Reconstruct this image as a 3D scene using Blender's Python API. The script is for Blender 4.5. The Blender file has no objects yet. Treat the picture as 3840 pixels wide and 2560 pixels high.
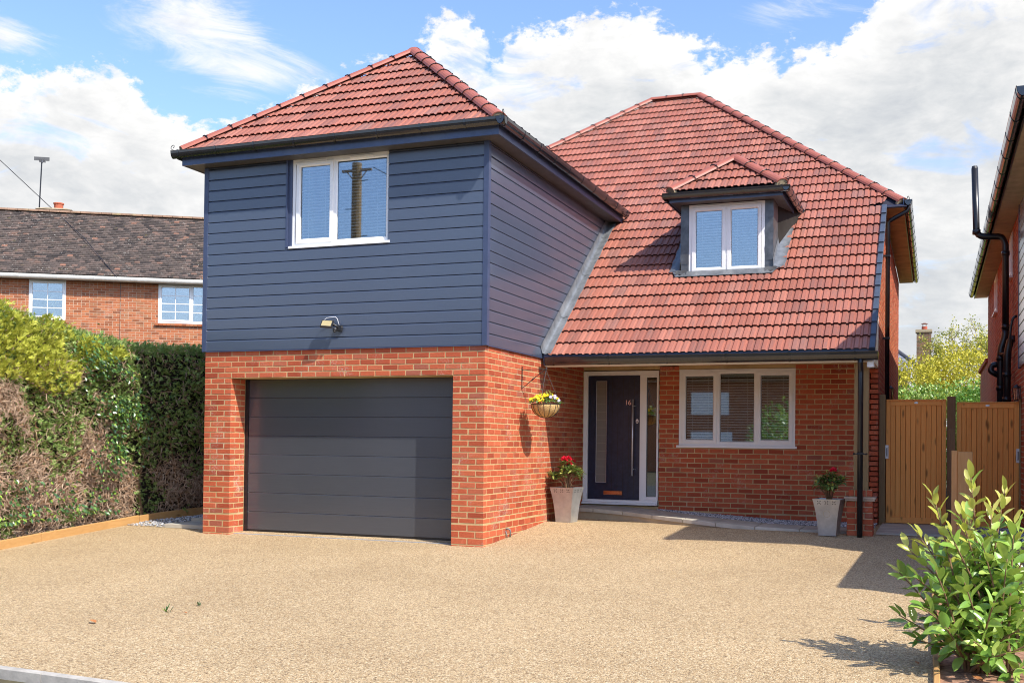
import bpy, bmesh, math, random
import numpy as np
from mathutils import Vector, Matrix
R = random.Random(7)
NR = np.random.default_rng(7)
PI = math.pi
scene = bpy.context.scene
COL = scene.collection

# ------------------------------------------------------------------ camera
YAW, PIT, ROL = -0.37332, 0.01582, 0.01176
FPX, CYPX = 4036.8, 1594.65
CAM = Vector((5.2635, -12.4856, 1.2487))
r0 = Vector((math.cos(YAW), -math.sin(YAW), 0))
fw = Vector((math.sin(YAW)*math.cos(PIT), math.cos(YAW)*math.cos(PIT), math.sin(PIT)))
u0 = r0.cross(fw)
cr = r0*math.cos(ROL)+u0*math.sin(ROL)
cu = u0*math.cos(ROL)-r0*math.sin(ROL)
cd = bpy.data.cameras.new('camera')
cam = bpy.data.objects.new('camera', cd)
COL.objects.link(cam)
M = Matrix.Identity(4)
for i in range(3):
    M[i][0] = cr[i]; M[i][1] = cu[i]; M[i][2] = -fw[i]; M[i][3] = CAM[i]
cam.matrix_world = M
cd.sensor_width = 36; cd.sensor_fit = 'HORIZONTAL'
cd.lens = FPX/3840*36
cd.shift_y = (CYPX-1280)/3840
cd.clip_end = 2000
scene.camera = cam

# ------------------------------------------------------------------ exposure, sun, sky
scene.view_settings.view_transform = 'Standard'
scene.view_settings.look = 'None'
scene.view_settings.exposure = 1.16
scene.view_settings.gamma = 1
scene.cycles.filter_width = 1.05
scene.cycles.max_bounces = 8
SUN = Vector((1, -.50, 1.2)).normalized()
sl = bpy.data.lights.new('sun', 'SUN')
sl.energy = 2.85; sl.angle = math.radians(.55); sl.color = (1, .945, .86)
so = bpy.data.objects.new('sun', sl); COL.objects.link(so)
so.rotation_euler = SUN.to_track_quat('Z', 'Y').to_euler()
so.location = (20, -10, 20)
SEL = math.asin(SUN.z); SROT = math.atan2(SUN.x, SUN.y)

class NT:
    """small helper for node trees"""
    def __init__(s, tree):
        s.t = tree; s.n = tree.nodes; s.l = tree.links
        s.n.clear()
    def __call__(s, typ, **kw):
        nd = s.n.new(typ)
        ins = kw.pop('ins', {})
        for k, v in kw.items(): setattr(nd, k, v)
        for k, v in ins.items(): s.set(nd, k, v)
        return nd
    def set(s, nd, k, v):
        sock = nd.inputs[k]
        if isinstance(v, bpy.types.NodeSocket): s.l.new(v, sock)
        elif isinstance(v, bpy.types.Node): s.l.new(v.outputs[0], sock)
        else: sock.default_value = v
    def math(s, op, a, b=0.0, c=0.0, clamp=False):
        nd = s.n.new('ShaderNodeMath'); nd.operation = op; nd.use_clamp = clamp
        s.set(nd, 0, a); s.set(nd, 1, b)
        if len(nd.inputs) > 2: s.set(nd, 2, c)
        return nd.outputs[0]
    def ramp(s, fac, stops, interp='LINEAR'):
        nd = s.n.new('ShaderNodeValToRGB'); cr_ = nd.color_ramp; cr_.interpolation = interp
        while len(cr_.elements) < len(stops): cr_.elements.new(.5)
        for e, (p, c) in zip(cr_.elements, stops):
            e.position = p; e.color = (*c, 1) if len(c) == 3 else c
        s.set(nd, 0, fac)
        return nd.outputs[0]
    def mix(s, fac, a, b, blend='MIX'):
        nd = s.n.new('ShaderNodeMix'); nd.data_type = 'RGBA'; nd.blend_type = blend
        s.set(nd, 0, fac)
        for k, v in ((6, a), (7, b)):
            s.set(nd, k, (*v, 1) if isinstance(v, tuple) and len(v) == 3 else v)
        return nd.outputs[2]
    def noise(s, vec, scale, detail=3, rough=.5, dist=0.):
        nd = s.n.new('ShaderNodeTexNoise')
        if vec is not None: s.l.new(vec, nd.inputs['Vector'])
        nd.inputs['Scale'].default_value = scale; nd.inputs['Detail'].default_value = detail
        nd.inputs['Roughness'].default_value = rough; nd.inputs['Distortion'].default_value = dist
        return nd.outputs[0]
    def mapr(s, v, a, b, c=0., d=1., smooth=False):
        nd = s.n.new('ShaderNodeMapRange'); nd.clamp = True
        if smooth: nd.interpolation_type = 'SMOOTHSTEP'
        for i, x in enumerate((v, a, b, c, d)): s.set(nd, i, x)
        return nd.outputs[0]

world = bpy.data.worlds.new('World'); scene.world = world; world.use_nodes = True
W = NT(world.node_tree)
sky = W('ShaderNodeTexSky', sky_type='NISHITA', sun_disc=False, sun_elevation=SEL, sun_rotation=SROT,
        altitude=50, air_density=1.0, dust_density=1.4, ozone_density=2.4)
skyc = W.mix(1.0, sky.outputs[0], (.74, .78, .88), 'MULTIPLY')
tc = W('ShaderNodeTexCoord')
sep = W('ShaderNodeSeparateXYZ', ins={0: tc.outputs['Generated']})
az = W.math('ARCTAN2', sep.outputs[0], sep.outputs[1])            # clockwise from +Y
azr = W.math('SUBTRACT', az, YAW)                                  # centred on the view to the house
el = W.math('ARCSINE', sep.outputs[2])
deg = 57.2958
azd = W.math('MULTIPLY', azr, deg); eld = W.math('MULTIPLY', el, deg)
# coordinates for the noise: azimuth, elevation, stretched
vec = W('ShaderNodeCombineXYZ', ins={0: azd, 1: W.math('MULTIPLY', eld, 1.5), 2: 0.0}).outputs[0]
# top of the cloud bank by azimuth (degrees/60), real cumulus line seen over the houses
edge_pts = [(-180, 5), (-90, 5), (-60, 10), (-32, 17), (-26, 16.8), (-21, 17.4), (-18.5, 16.2), (-16, 15.5), (-14, 16.3), (-11.5, 17.6), (-8, 18.6),
            (-5.8, 19.2), (-4.4, 21.2), (-2.6, 21.6), (-1.4, 20.0), (.5, 20.6), (3, 21.4), (6.5, 21.9), (8.2, 21.5), (8.9, 19.8), (12, 19.5), (16, 19.6), (17.8, 20.6), (20, 22.6), (26, 24.5), (34, 24), (60, 12), (90, 5), (180, 5)]
cur = W('ShaderNodeFloatCurve')
cm = cur.mapping.curves[0]
for i, (a, e) in enumerate(edge_pts):
    x, y = (a+180)/360, e/30
    if i == 0: cm.points[0].location = (x, y)
    elif i == len(edge_pts)-1: cm.points[1].location = (x, y)
    else: cm.points.new(x, y)
cur.mapping.update()
azw = W.math('WRAP', azd, 180., -180.)
W.set(cur, 1, W.math('DIVIDE', W.math('ADD', azw, 180.), 360.))
edge = W.math('MULTIPLY', cur.outputs[0], 30.)
big = W.noise(vec, .30, 8, .62, .3)
fine = W.noise(vec, 1.1, 7, .66, .2)
bill = W.math('ABSOLUTE', W.math('SUBTRACT', W.noise(vec, .75, 5, .55), .5))
d = W.math('SUBTRACT', edge, eld)
dn = W.math('ADD', d, W.math('MULTIPLY', W.math('SUBTRACT', big, .5), 5.0))
dn = W.math('ADD', dn, W.math('MULTIPLY', W.math('SUBTRACT', fine, .5), 2.4))
dn = W.math('ADD', dn, W.math('MULTIPLY', W.math('SUBTRACT', .12, bill), 3.2))
bank = W.mapr(dn, -.25, .55, 0., 1., True)
# gaps of blue inside the bank
vec2 = W('ShaderNodeCombineXYZ', ins={0: W.math('ADD', azd, 37.), 1: W.math('MULTIPLY', eld, 2.2), 2: 3.0}).outputs[0]
gap = W.noise(vec2, .16, 6, .6, .6)
gapm = W.mapr(gap, .56, .70, 1., .35, True)
# the gap shows only away from the bright tops
bank = W.math('MULTIPLY', bank, gapm)
# thin high veils
vec3 = W('ShaderNodeCombineXYZ', ins={0: W.math('ADD', W.math('MULTIPLY', azd, .55), W.math('MULTIPLY', eld, .5)), 1: W.math('MULTIPLY', eld, 1.9), 2: 9.0}).outputs[0]
ci = W.noise(vec3, .24, 9, .68, .9)
def gauss(x0, y0, sx, sy):
    a = W.math('DIVIDE', W.math('SUBTRACT', azd, x0), sx); b = W.math('DIVIDE', W.math('SUBTRACT', eld, y0), sy)
    return W.math('EXPONENT', W.math('MULTIPLY', W.math('ADD', W.math('MULTIPLY', a, a), W.math('MULTIPLY', b, b)), -1.))
veilw = W.math('ADD', W.math('MULTIPLY', gauss(-17., 20.5, 4.2, 2.2), .33), W.math('MULTIPLY', gauss(13.5, 21.5, 2.6, 1.0), .25))
veilw = W.math('ADD', veilw, W.math('MULTIPLY', gauss(-13.5, 18.2, 3.6, 1.3), .38))
veilw = W.math('ADD', veilw, W.math('MULTIPLY', gauss(-25.5, 18.6, 1.6, .9), .3))
veil = W.mapr(W.math('ADD', ci, W.math('SUBTRACT', veilw, .18)), .42, .78, 0., .92, True)
cov = W.math('MAXIMUM', bank, veil)
# cloud colour: bright sunlit tops, greyer undersides
topness = W.mapr(d, .2, 5.5, 1., 0., True)
gnoise = W.noise(vec, .14, 6, .6, .5)
g2 = W.noise(vec2, .5, 7, .62, .3)
shade = W.math('ADD', W.math('MULTIPLY', topness, .55), W.math('ADD', W.math('MULTIPLY', W.math('SUBTRACT', gnoise, .5), 1.9), W.math('MULTIPLY', W.math('SUBTRACT', g2, .5), 1.1)))
shade = W.math('ADD', shade, .42)
cc = W.ramp(shade, [(0, (1.95, 2.04, 2.16)), (.3, (2.3, 2.36, 2.42)), (.55, (2.62, 2.64, 2.66)), (1, (3.2, 3.18, 3.14))])
skyfin = W.mix(cov, skyc, cc)
bg = W('ShaderNodeBackground', ins={0: skyfin, 1: .15})
W('ShaderNodeOutputWorld', ins={0: bg.outputs[0]})

# ------------------------------------------------------------------ object helpers
WM = {}
def link(o, parent=None, world=None):
    COL.objects.link(o)
    w = world if world is not None else Matrix.Identity(4)
    if parent is not None:
        o.parent = parent
        pi = WM[parent].inverted()
        o.matrix_parent_inverse = pi
    o.matrix_basis = w
    WM[o] = w.copy()
    return o
def thing(name, label, cat, loc=(0, 0, 0), group=None):
    o = bpy.data.objects.new(name, None); o.empty_display_size = .1
    link(o, None, Matrix.Translation(loc))
    o['label'] = label; o['category'] = cat
    if group: o['group'] = group
    return o
def tag(o, label, cat, group=None):
    o['label'] = label; o['category'] = cat
    if group: o['group'] = group
    return o
def kind(o, k): o['kind'] = k; return o

class MB:
    def __init__(s): s.v = []; s.f = []; s.m = []
    def add(s, vs, fs, mi=0):
        n = len(s.v); s.v.extend([tuple(p) for p in vs]); s.f.extend([tuple(i+n for i in f) for f in fs]); s.m.extend([mi]*len(fs)); return s
    def box(s, x0, y0, z0, x1, y1, z1, mi=0, M=None):
        vs = [(x0,y0,z0),(x1,y0,z0),(x1,y1,z0),(x0,y1,z0),(x0,y0,z1),(x1,y0,z1),(x1,y1,z1),(x0,y1,z1)]
        if M is not None: vs = [M @ Vector(p) for p in vs]
        return s.add(vs, [(0,3,2,1),(4,5,6,7),(0,1,5,4),(1,2,6,5),(2,3,7,6),(3,0,4,7)], mi)
    def prism(s, prof, M, l0, l1, mi=0, closed=True, caps=True):
        """profile points (a,b) in M's x,y; extruded along M's z from l0 to l1"""
        n = len(prof)
        vs = [M @ Vector((a, b, l0)) for a, b in prof]+[M @ Vector((a, b, l1)) for a, b in prof]
        fs = [(i, (i+1) % n, n+(i+1) % n, n+i) for i in range(n if closed else n-1)]
        if caps and closed: fs += [tuple(range(n))[::-1], tuple(range(n, 2*n))]
        return s.add(vs, fs, mi)
    def tube(s, pts, r, n=8, mi=0, caps=True):
        pts = [Vector(p) for p in pts]; rs = r if isinstance(r, (list, tuple)) else [r]*len(pts)
        rings = []; prev = None
        for i, p in enumerate(pts):
            t = (pts[min(i+1, len(pts)-1)]-pts[max(i-1, 0)]).normalized()
            if prev is None:
                a = Vector((0, 0, 1)) if abs(t.z) < .9 else Vector((1, 0, 0))
                x = t.cross(a).normalized()
            else: x = (prev-t*prev.dot(t)).normalized()
            prev = x; y = t.cross(x)
            rings.append([p+(x*math.cos(2*PI*k/n)+y*math.sin(2*PI*k/n))*rs[i] for k in range(n)])
        vs = [q for rg in rings for q in rg]
        fs = [(i*n+k, i*n+(k+1) % n, (i+1)*n+(k+1) % n, (i+1)*n+k) for i in range(len(pts)-1) for k in range(n)]
        if caps: fs += [tuple(range(n))[::-1], tuple((len(pts)-1)*n+k for k in range(n))]
        return s.add(vs, fs, mi)
    def mesh(s, name):
        me = bpy.data.meshes.new(name); me.from_pydata(s.v, [], s.f); me.update(); return me
    def build(s, name, mats, parent=None, smooth=False, world=None):
        me = s.mesh(name)
        if not isinstance(mats, (list, tuple)): mats = [mats]
        for m in mats: me.materials.append(m)
        if len(mats) > 1: me.polygons.foreach_set('material_index', s.m)
        if smooth: me.shade_smooth()
        bm_ = bmesh.new(); bm_.from_mesh(me); bmesh.ops.recalc_face_normals(bm_, faces=bm_.faces); bm_.to_mesh(me); bm_.free()
        o = bpy.data.objects.new(name, me)
        return link(o, parent, world)
def B(name, mat, parent, *boxes, bev=0.0, world=None):
    mb = MB()
    for b in boxes: mb.box(*b)
    o = mb.build(name, mat, parent, world=world)
    if bev:
        bmm = bmesh.new(); bmm.from_mesh(o.data)
        bmesh.ops.bevel(bmm, geom=bmm.edges[:], offset=bev, segments=1, affect='EDGES'); bmm.to_mesh(o.data); bmm.free()
    return o
def frame(O, X, Y, Z):
    m = Matrix.Identity(4)
    for i in range(3): m[i][0] = X[i]; m[i][1] = Y[i]; m[i][2] = Z[i]; m[i][3] = O[i]
    return m
X_, Y_, Z_ = Vector((1, 0, 0)), Vector((0, 1, 0)), Vector((0, 0, 1))

# ------------------------------------------------------------------ materials
def new(name):
    m = bpy.data.materials.new(name); m.use_nodes = True
    return m, NT(m.node_tree)
def finish(N, col, rough=.6, spec=.5, bump=None, bs=.3, bd=.01, metal=0., coat=0.):
    p = N('ShaderNodeBsdfPrincipled')
    N.set(p, 'Base Color', (*col, 1) if isinstance(col, tuple) and len(col) == 3 else col)
    N.set(p, 'Roughness', rough); N.set(p, 'Specular IOR Level', spec); N.set(p, 'Metallic', metal)
    if coat: N.set(p, 'Coat Weight', coat); N.set(p, 'Coat Roughness', .17)
    if bump is not None:
        b = N('ShaderNodeBump', ins={'Strength': bs, 'Distance': bd, 'Height': bump}); N.set(p, 'Normal', b.outputs[0])
    N('ShaderNodeOutputMaterial', ins={0: p.outputs[0]})
    return p
def coords(N, kind_='Object'):
    if kind_ == 'pos': return N('ShaderNodeNewGeometry').outputs['Position']
    return N('ShaderNodeTexCoord').outputs[kind_]
def rnd(N):
    g = N('ShaderNodeNewGeometry'); o = N('ShaderNodeObjectInfo')
    return N.math('FRACT', N.math('ADD', g.outputs['Random Per Island'], N.math('MULTIPLY', o.outputs['Random'], 7.31)))
def scaled(N, v, sc):
    return N('ShaderNodeVectorMath', operation='MULTIPLY', ins={0: v, 1: sc}).outputs[0]
def plain(name, col, rough=.6, spec=.5, ns=6., amt=.12, bs=.0, bsc=40., metal=0., coat=0., dirt=None):
    m, N = new(name); p = coords(N, 'pos')
    n = N.noise(p, ns, 4, .6)
    f = N.mapr(n, .3, .7, 1-amt, 1+amt)
    c = N.mix(1., (*col, 1), N('ShaderNodeCombineColor', ins={0: f, 1: f, 2: f}).outputs[0], 'MULTIPLY')
    if dirt: c = N.mix(N.mapr(N.noise(p, 2.3, 6, .65), .52, .78, 0., .8), c, (*dirt, 1))
    finish(N, c, rough, spec, N.noise(p, bsc, 4, .6) if bs else None, bs, .006, metal, coat)
    return m

def brick_mat(name, stops, dark=.75, eff=.6):
    m, N = new(name); p = coords(N, 'pos'); r = rnd(N)
    c = N.ramp(r, stops)
    n1 = N.noise(p, 30, 5, .7); c = N.mix(N.mapr(n1, .35, .75, 0, .45), c, tuple(x*.62 for x in stops[2][1]))
    n2 = N.noise(scaled(N, p, (1, 1, 3.)), 9, 6, .7)
    c = N.mix(N.mapr(n2, .6, .8, 0, .3), c, (.11, .04, .03))
    e = N.noise(p, 2.1, 6, .7); e2 = N.noise(p, 42, 3, .6)
    c = N.mix(N.math('MULTIPLY', N.mapr(e, .53, .68), N.mapr(e2, .46, .62, 0, eff)), c, (.5, .4, .34))
    cr_ = N.noise(scaled(N, p, (1, 1, 1.6)), 26, 6, .75, .6)
    finish(N, c, .85, .25, N.math('ADD', N.math('MULTIPLY', cr_, 1.), N.math('MULTIPLY', N.noise(p, 120, 3, .6), .35)), .75, .006)
    return m
BRICK = brick_mat('red_brick', [(0, (.30, .056, .026)), (.2, (.42, .088, .038)), (.5, (.48, .105, .045)), (.8, (.53, .135, .06)), (.94, (.44, .12, .06)), (1, (.30, .10, .065))])
BRICK2 = brick_mat('older_brick', [(0, (.20, .075, .035)), (.18, (.36, .115, .05)), (.5, (.47, .15, .062)), (.8, (.5, .18, .075)), (1, (.34, .16, .08))])
BRICKG = brick_mat('chimney_brick', [(0, (.13, .10, .06)), (.3, (.2, .13, .08)), (.6, (.27, .14, .08)), (1, (.25, .2, .12))])
def mortar_mat(name, col):
    m, N = new(name); p = coords(N, 'pos')
    c = N.mix(N.mapr(N.noise(p, 3, 5, .6), .35, .7), (*col, 1), tuple(x*.68 for x in col))
    c = N.mix(N.mapr(N.noise(p, 1.4, 6, .7), .55, .72, 0, .55), c, (.55, .5, .42))
    finish(N, c, .95, .1, N.noise(p, 90, 4, .7), .5, .004); return m
MORTAR = mortar_mat('sandy_mortar', (.56, .40, .20))
MORTAR2 = mortar_mat('pale_mortar', (.55, .42, .30))
SAND = mortar_mat('mortar_bed', (.45, .36, .23))

def clad_mat(name, col, rough=.42):
    m, N = new(name); p = coords(N, 'pos')
    g = N.noise(scaled(N, p, (1.5, 1.5, 60)), 3, 6, .65)
    c = N.mix(N.mapr(g, .3, .7), (*col, 1), tuple(x*.82 for x in col))
    c = N.mix(N.math('MULTIPLY', rnd(N), .25), c, tuple(x*1.18 for x in col))
    g2 = N.noise(scaled(N, p, (4, 4, 150)), 3, 4, .6)
    finish(N, c, N.mapr(N.noise(p, 1.2, 3, .6), .3, .7, rough-.05, rough+.08), .6, g2, .10, .003, coat=1.)
    return m
CLAD = clad_mat('anthracite_cladding', (.056, .074, .115), .5)
TRIM = plain('anthracite_trim', (.048, .064, .12), .35, .5, 8, .1)
DOORM = clad_mat('garage_door_steel', (.050, .056, .068), .38)
FASCIA = plain('blue_grey_fascia', (.052, .074, .145), .3, .5, 10, .15, dirt=(.10, .12, .17))
GUTTER = plain('black_gutter', (.014, .014, .017), .13, .9, 6, .25)
BLACK = plain('black_plastic', (.014, .014, .016), .28, .5, 6, .3)
UPVC = plain('white_upvc', (.86, .85, .82), .3, .5, 5, .03)
CREAM = plain('white_soffit', (.72, .70, .66), .5, .4, 5, .05)
LEAD = plain('lead_sheet', (.17, .18, .19), .38, .5, 9, .3, .3, 14., metal=.35, dirt=(.32, .33, .34))
DLEAD = plain('dark_lead', (.12, .125, .13), .36, .5, 11, .3, .2, 18., metal=.45, dirt=(.09, .07, .06))
STEEL = plain('brushed_steel', (.72, .72, .72), .36, .6, 30, .08, metal=.7)
BRASS = plain('copper_plate', (.72, .40, .25), .25, .5, 40, .1, metal=1.)
IRON = plain('wrought_iron', (.02, .02, .022), .45, .5, 30, .3)
DARK = plain('dark_room', (.035, .030, .026), .9, .1, 2, .3)  # darkness of the unlit rooms put into the colour
def soffit_mat():
    return plain('dark_soffit', (.09, .085, .085), .5, .4, 8, .2)
SOFFIT = soffit_mat()
def tile_mat():
    m, N = new('red_roof_tile'); p = coords(N, 'pos'); o = coords(N, 'Object')
    g = N('ShaderNodeNewGeometry'); ob = N('ShaderNodeObjectInfo')
    r = rnd(N)
    c = N.ramp(r, [(0, (.24, .092, .068)), (.25, (.30, .104, .070)), (.6, (.345, .120, .080)), (.9, (.38, .145, .10)), (1, (.25, .115, .09))])
    # each tile carries grey-brown streaks down the slope
    at = N('ShaderNodeAttribute', attribute_name='streak').outputs['Fac']
    n1 = N.noise(scaled(N, p, (18, 2.2, 2.2)), 1.0, 4, .6)
    c = N.mix(N.mapr(N.math('ADD', n1, N.math('MULTIPLY', at, .22)), .50, .70, 0, .6), c, (.20, .11, .09))
    c = N.mix(N.mapr(N.noise(p, 40, 4, .6), .5, .8, 0, .2), c, (.55, .3, .22))
    finish(N, c, .55, .35, N.noise(p, 140, 3, .6), .12, .003); return m
TILE = tile_mat()
HIPT = plain('terracotta_hip_tile', (.34, .105, .070), .5, .35, 3, .16, .1, 60., dirt=(.33, .11, .08))
def glass_mat():
    m, N = new('window_glass')
    fr = N('ShaderNodeFresnel', ins={0: 1.6}); f = N.math('ADD', N.math('MULTIPLY', fr.outputs[0], .9), .19, clamp=True)
    gl = N('ShaderNodeBsdfGlossy', ins={0: (.86, .93, 1, 1), 1: .015})
    b = N('ShaderNodeBump', ins={'Strength': .012, 'Distance': .01, 'Height': N.noise(coords(N, 'pos'), 1.1, 1, .5)})
    N.set(gl, 'Normal', b.outputs[0])
    tr = N('ShaderNodeBsdfTransparent', ins={0: (.88, .9, .9, 1)})
    mx = N('ShaderNodeMixShader', ins={0: f, 1: tr.outputs[0], 2: gl.outputs[0]})
    N('ShaderNodeOutputMaterial', ins={0: mx.outputs[0]}); return m
GLASS = glass_mat()
BLIND = plain('blind_slat', (.88, .86, .80), .45, .4, 3, .04)
def gravel_mat():
    m, N = new('resin_bound_gravel'); p = coords(N, 'pos')
    def stones(sc):
        v = N('ShaderNodeTexVoronoi', ins={'Vector': p, 'Scale': sc}); return v
    v1 = stones(150.); v2 = stones(88.)
    c1 = N.ramp(N('ShaderNodeSeparateColor', ins={0: v1.outputs['Color']}).outputs[0],
                [(0, (.05, .035, .022)), (.16, (.24, .155, .085)), (.4, (.46, .325, .18)), (.7, (.62, .47, .285)), (1, (.88, .78, .58))])
    c2 = N.ramp(N('ShaderNodeSeparateColor', ins={0: v2.outputs['Color']}).outputs[1],
                [(0, (.05, .035, .02)), (.16, (.16, .105, .06)), (.24, (.42, .29, .16)), (.55, (.54, .395, .23)), (.8, (.65, .50, .31)), (1, (.92, .82, .62))])
    c = N.mix(.5, c1, c2)
    dk = N.mapr(v1.outputs['Distance'], .35, .75, 0, .35); c = N.mix(dk, c, (.14, .09, .05))
    big = N.noise(p, .55, 5, .6); c = N.mix(1., c, N.ramp(big, [(.3, (.95, .89, .78)), (.5, (1.05, 1.0, .89)), (.7, (1.14, 1.09, .98))]), 'MULTIPLY')
    h = N.math('ADD', N.math('MULTIPLY', v1.outputs['Distance'], -1.), N.math('MULTIPLY', v2.outputs['Distance'], -.8))
    finish(N, c, .75, .3, h, .9, .006); return m
GRAVEL = gravel_mat()
PAVE = plain('grey_sandstone_slab', (.46, .42, .34), .8, .3, 3, .2, .3, 60., dirt=(.32, .3, .25))
CONC = plain('concrete_kerb', (.42, .39, .34), .9, .2, 8, .2, .4, 60., dirt=(.28, .26, .22))
def pebble_mat():
    m, N = new('grey_white_pebble'); r = rnd(N)
    finish(N, N.ramp(r, [(0, (.07, .07, .075)), (.35, (.25, .25, .26)), (.7, (.5, .5, .5)), (1, (.75, .74, .72))]), .6, .4); return m
PEB = pebble_mat()
def wood_mat(name, c0, c1, knots=True, axis='z', rough=.6):
    m, N = new(name); p = coords(N, 'pos')
    sc = {'z': (14, 14, 1.1), 'x': (1.1, 14, 14), 'y': (14, 1.1, 14)}[axis]
    off = N('ShaderNodeVectorMath', operation='ADD', ins={0: p, 1: N('ShaderNodeCombineXYZ', ins={0: 0., 1: N.math('MULTIPLY', rnd(N), 9.), 2: N.math('MULTIPLY', rnd(N), .0)}).outputs[0]}).outputs[0]
    g = N.noise(scaled(N, off, sc), 2.2, 6, .6, 1.2)
    c = N.mix(N.mapr(g, .3, .7), (*c0, 1), (*c1, 1))
    c = N.mix(N.math('MULTIPLY', rnd(N), .35), c, tuple(x*1.25 for x in c0))
    if knots:
        v = N('ShaderNodeTexVoronoi', ins={'Vector': scaled(N, off, (9, 9, 2.6) if axis == 'z' else ((2.6, 9, 9) if axis == 'x' else (9, 2.6, 9))), 'Scale': 1.})
        k = N.mapr(v.outputs['Distance'], .05, .24, 1, 0, True)
        c = N.mix(N.math('MULTIPLY', k, .75), c, tuple(x*.22 for x in c0))
    finish(N, c, rough, .3, g, .25, .004); return m
GATEW = wood_mat('orange_softwood', (.95, .42, .11), (.84, .32, .07))
POSTW = wood_mat('weathered_softwood', (.33, .22, .10), (.23, .15, .065), False)
OLDW = wood_mat('dark_brown_post', (.22, .12, .055), (.15, .08, .04), False)
NEWW = wood_mat('fresh_cut_post', (.80, .44, .18), (.68, .33, .11), False)
SLEEP = wood_mat('timber_edging', (.50, .29, .11), (.42, .22, .075), True, 'y')
def leaf_mat(name, stops, rough=.45, spec=.4, trans=.0, dark=.0):
    m, N = new(name); r = rnd(N)
    c = N.ramp(r, stops)
    p = coords(N, 'pos'); c = N.mix(N.mapr(N.noise(p, 3.2, 4, .6), .42, .66, 0, .45), c, tuple(x*.6 for x in stops[1][1]))
    pr = N('ShaderNodeBsdfPrincipled'); N.set(pr, 'Base Color', c); N.set(pr, 'Roughness', rough); N.set(pr, 'Specular IOR Level', spec)
    if trans:
        t = N('ShaderNodeBsdfTranslucent'); N.set(t, 'Color', N.mix(.5, c, (.5, .6, .08)))
        mx = N('ShaderNodeMixShader', ins={0: trans, 1: pr.outputs[0], 2: t.outputs[0]}); N('ShaderNodeOutputMaterial', ins={0: mx.outputs[0]})
    else: N('ShaderNodeOutputMaterial', ins={0: pr.outputs[0]})
    return m
CYP = leaf_mat('cypress_green', [(0, (.09, .16, .045)), (.35, (.19, .30, .08)), (.7, (.33, .45, .13)), (1, (.52, .60, .24))], .6, .25, .3)
GOLD = leaf_mat('golden_conifer', [(0, (.30, .34, .04)), (.4, (.48, .50, .06)), (.8, (.64, .62, .12)), (1, (.40, .44, .08))], .6, .25, .2)
IVY = leaf_mat('ivy_leaf', [(0, (.03, .08, .03)), (.4, (.05, .12, .045)), (.75, (.09, .20, .04)), (.9, (.26, .42, .05)), (1, (.42, .56, .08))], .25, .6, .1)
TWIG = leaf_mat('dead_twig', [(0, (.24, .16, .10)), (.4, (.46, .33, .23)), (.8, (.64, .49, .36)), (1, (.52, .31, .18))], .8, .1)
LAUR = leaf_mat('laurel_leaf_green', [(0, (.10, .21, .04)), (.35, (.20, .37, .06)), (.7, (.34, .50, .09)), (1, (.50, .62, .15))], .24, .6, .22)
LAURY = leaf_mat('laurel_leaf_young', [(0, (.38, .40, .05)), (.5, (.52, .52, .09)), (1, (.64, .60, .19))], .3, .5, .25)
STEMM = plain('leaf_stem', (.26, .26, .07), .5, .4, 20, .2)
BARK = plain('brown_stem', (.22, .13, .07), .8, .2, 25, .3, .3, 60.)
RHOD = leaf_mat('rhododendron_leaf', [(0, (.05, .10, .025)), (.5, (.11, .19, .05)), (.85, (.22, .30, .07)), (1, (.46, .46, .12))], .3, .5, .15)
HEDG = leaf_mat('privet_leaf', [(0, (.10, .20, .03)), (.35, (.20, .36, .05)), (.7, (.36, .50, .10)), (1, (.55, .64, .22))], .35, .5, .25)
FORS = leaf_mat('yellow_foliage', [(0, (.40, .34, .03)), (.4, (.62, .53, .05)), (.8, (.74, .66, .10)), (1, (.50, .50, .08))], .5, .3, .25)
LOCU = leaf_mat('locust_leaf', [(0, (.16, .22, .04)), (.4, (.33, .36, .06)), (.7, (.60, .50, .06)), (1, (.66, .58, .14))], .5, .3, .25)
SOIL = plain('dark_soil', (.19, .125, .08), .95, .1, 12, .4, .8, 30., dirt=(.22, .14, .09))
SHADE = plain('hedge_inner_shade', (.03, .025, .018), .95, .05, 5, .3)  # near-black sheet colour, painted shade behind the hedge sprays

# ------------------------------------------------------------------ bricks
def cham(w, d, h, c=.004, jit=.0, rg=None):
    """chamfered box centred on the origin -> verts, faces"""
    a = np.array([w/2, d/2, h/2]); vs = []; idx = {}
    for sx in (-1, 1):
        for sy in (-1, 1):
            for sz in (-1, 1):
                j = np.array([rg.uniform(-jit, jit) for _ in range(3)]) if jit else np.zeros(3)
                for ax in range(3):
                    q = a-c; q[ax] = a[ax]
                    idx[(sx, sy, sz, ax)] = len(vs); vs.append(tuple(np.array([sx, sy, sz])*q+j))
    fs = []
    for ax in range(3):
        o1, o2 = [k for k in range(3) if k != ax]
        for sg in (-1, 1):
            ring = []
            for (p, q) in ((-1, -1), (1, -1), (1, 1), (-1, 1)):
                k = [0, 0, 0]; k[ax] = sg; k[o1] = p; k[o2] = q; ring.append(idx[(*k, ax)])
            if (sg == 1) != (ax != 1): ring = ring[::-1]
            fs.append(tuple(ring))
    for ax in range(3):   # edges parallel to ax
        o1, o2 = [k for k in range(3) if k != ax]
        for p in (-1, 1):
            for q in (-1, 1):
                k1 = [0, 0, 0]; k1[ax] = -1; k1[o1] = p; k1[o2] = q; k2 = list(k1); k2[ax] = 1
                fs.append((idx[(*k1, o1)], idx[(*k2, o1)], idx[(*k2, o2)], idx[(*k1, o2)]))
    for sx in (-1, 1):
        for sy in (-1, 1):
            for sz in (-1, 1): fs.append(tuple(idx[(sx, sy, sz, ax)] for ax in range(3)))
    return vs, fs
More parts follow.
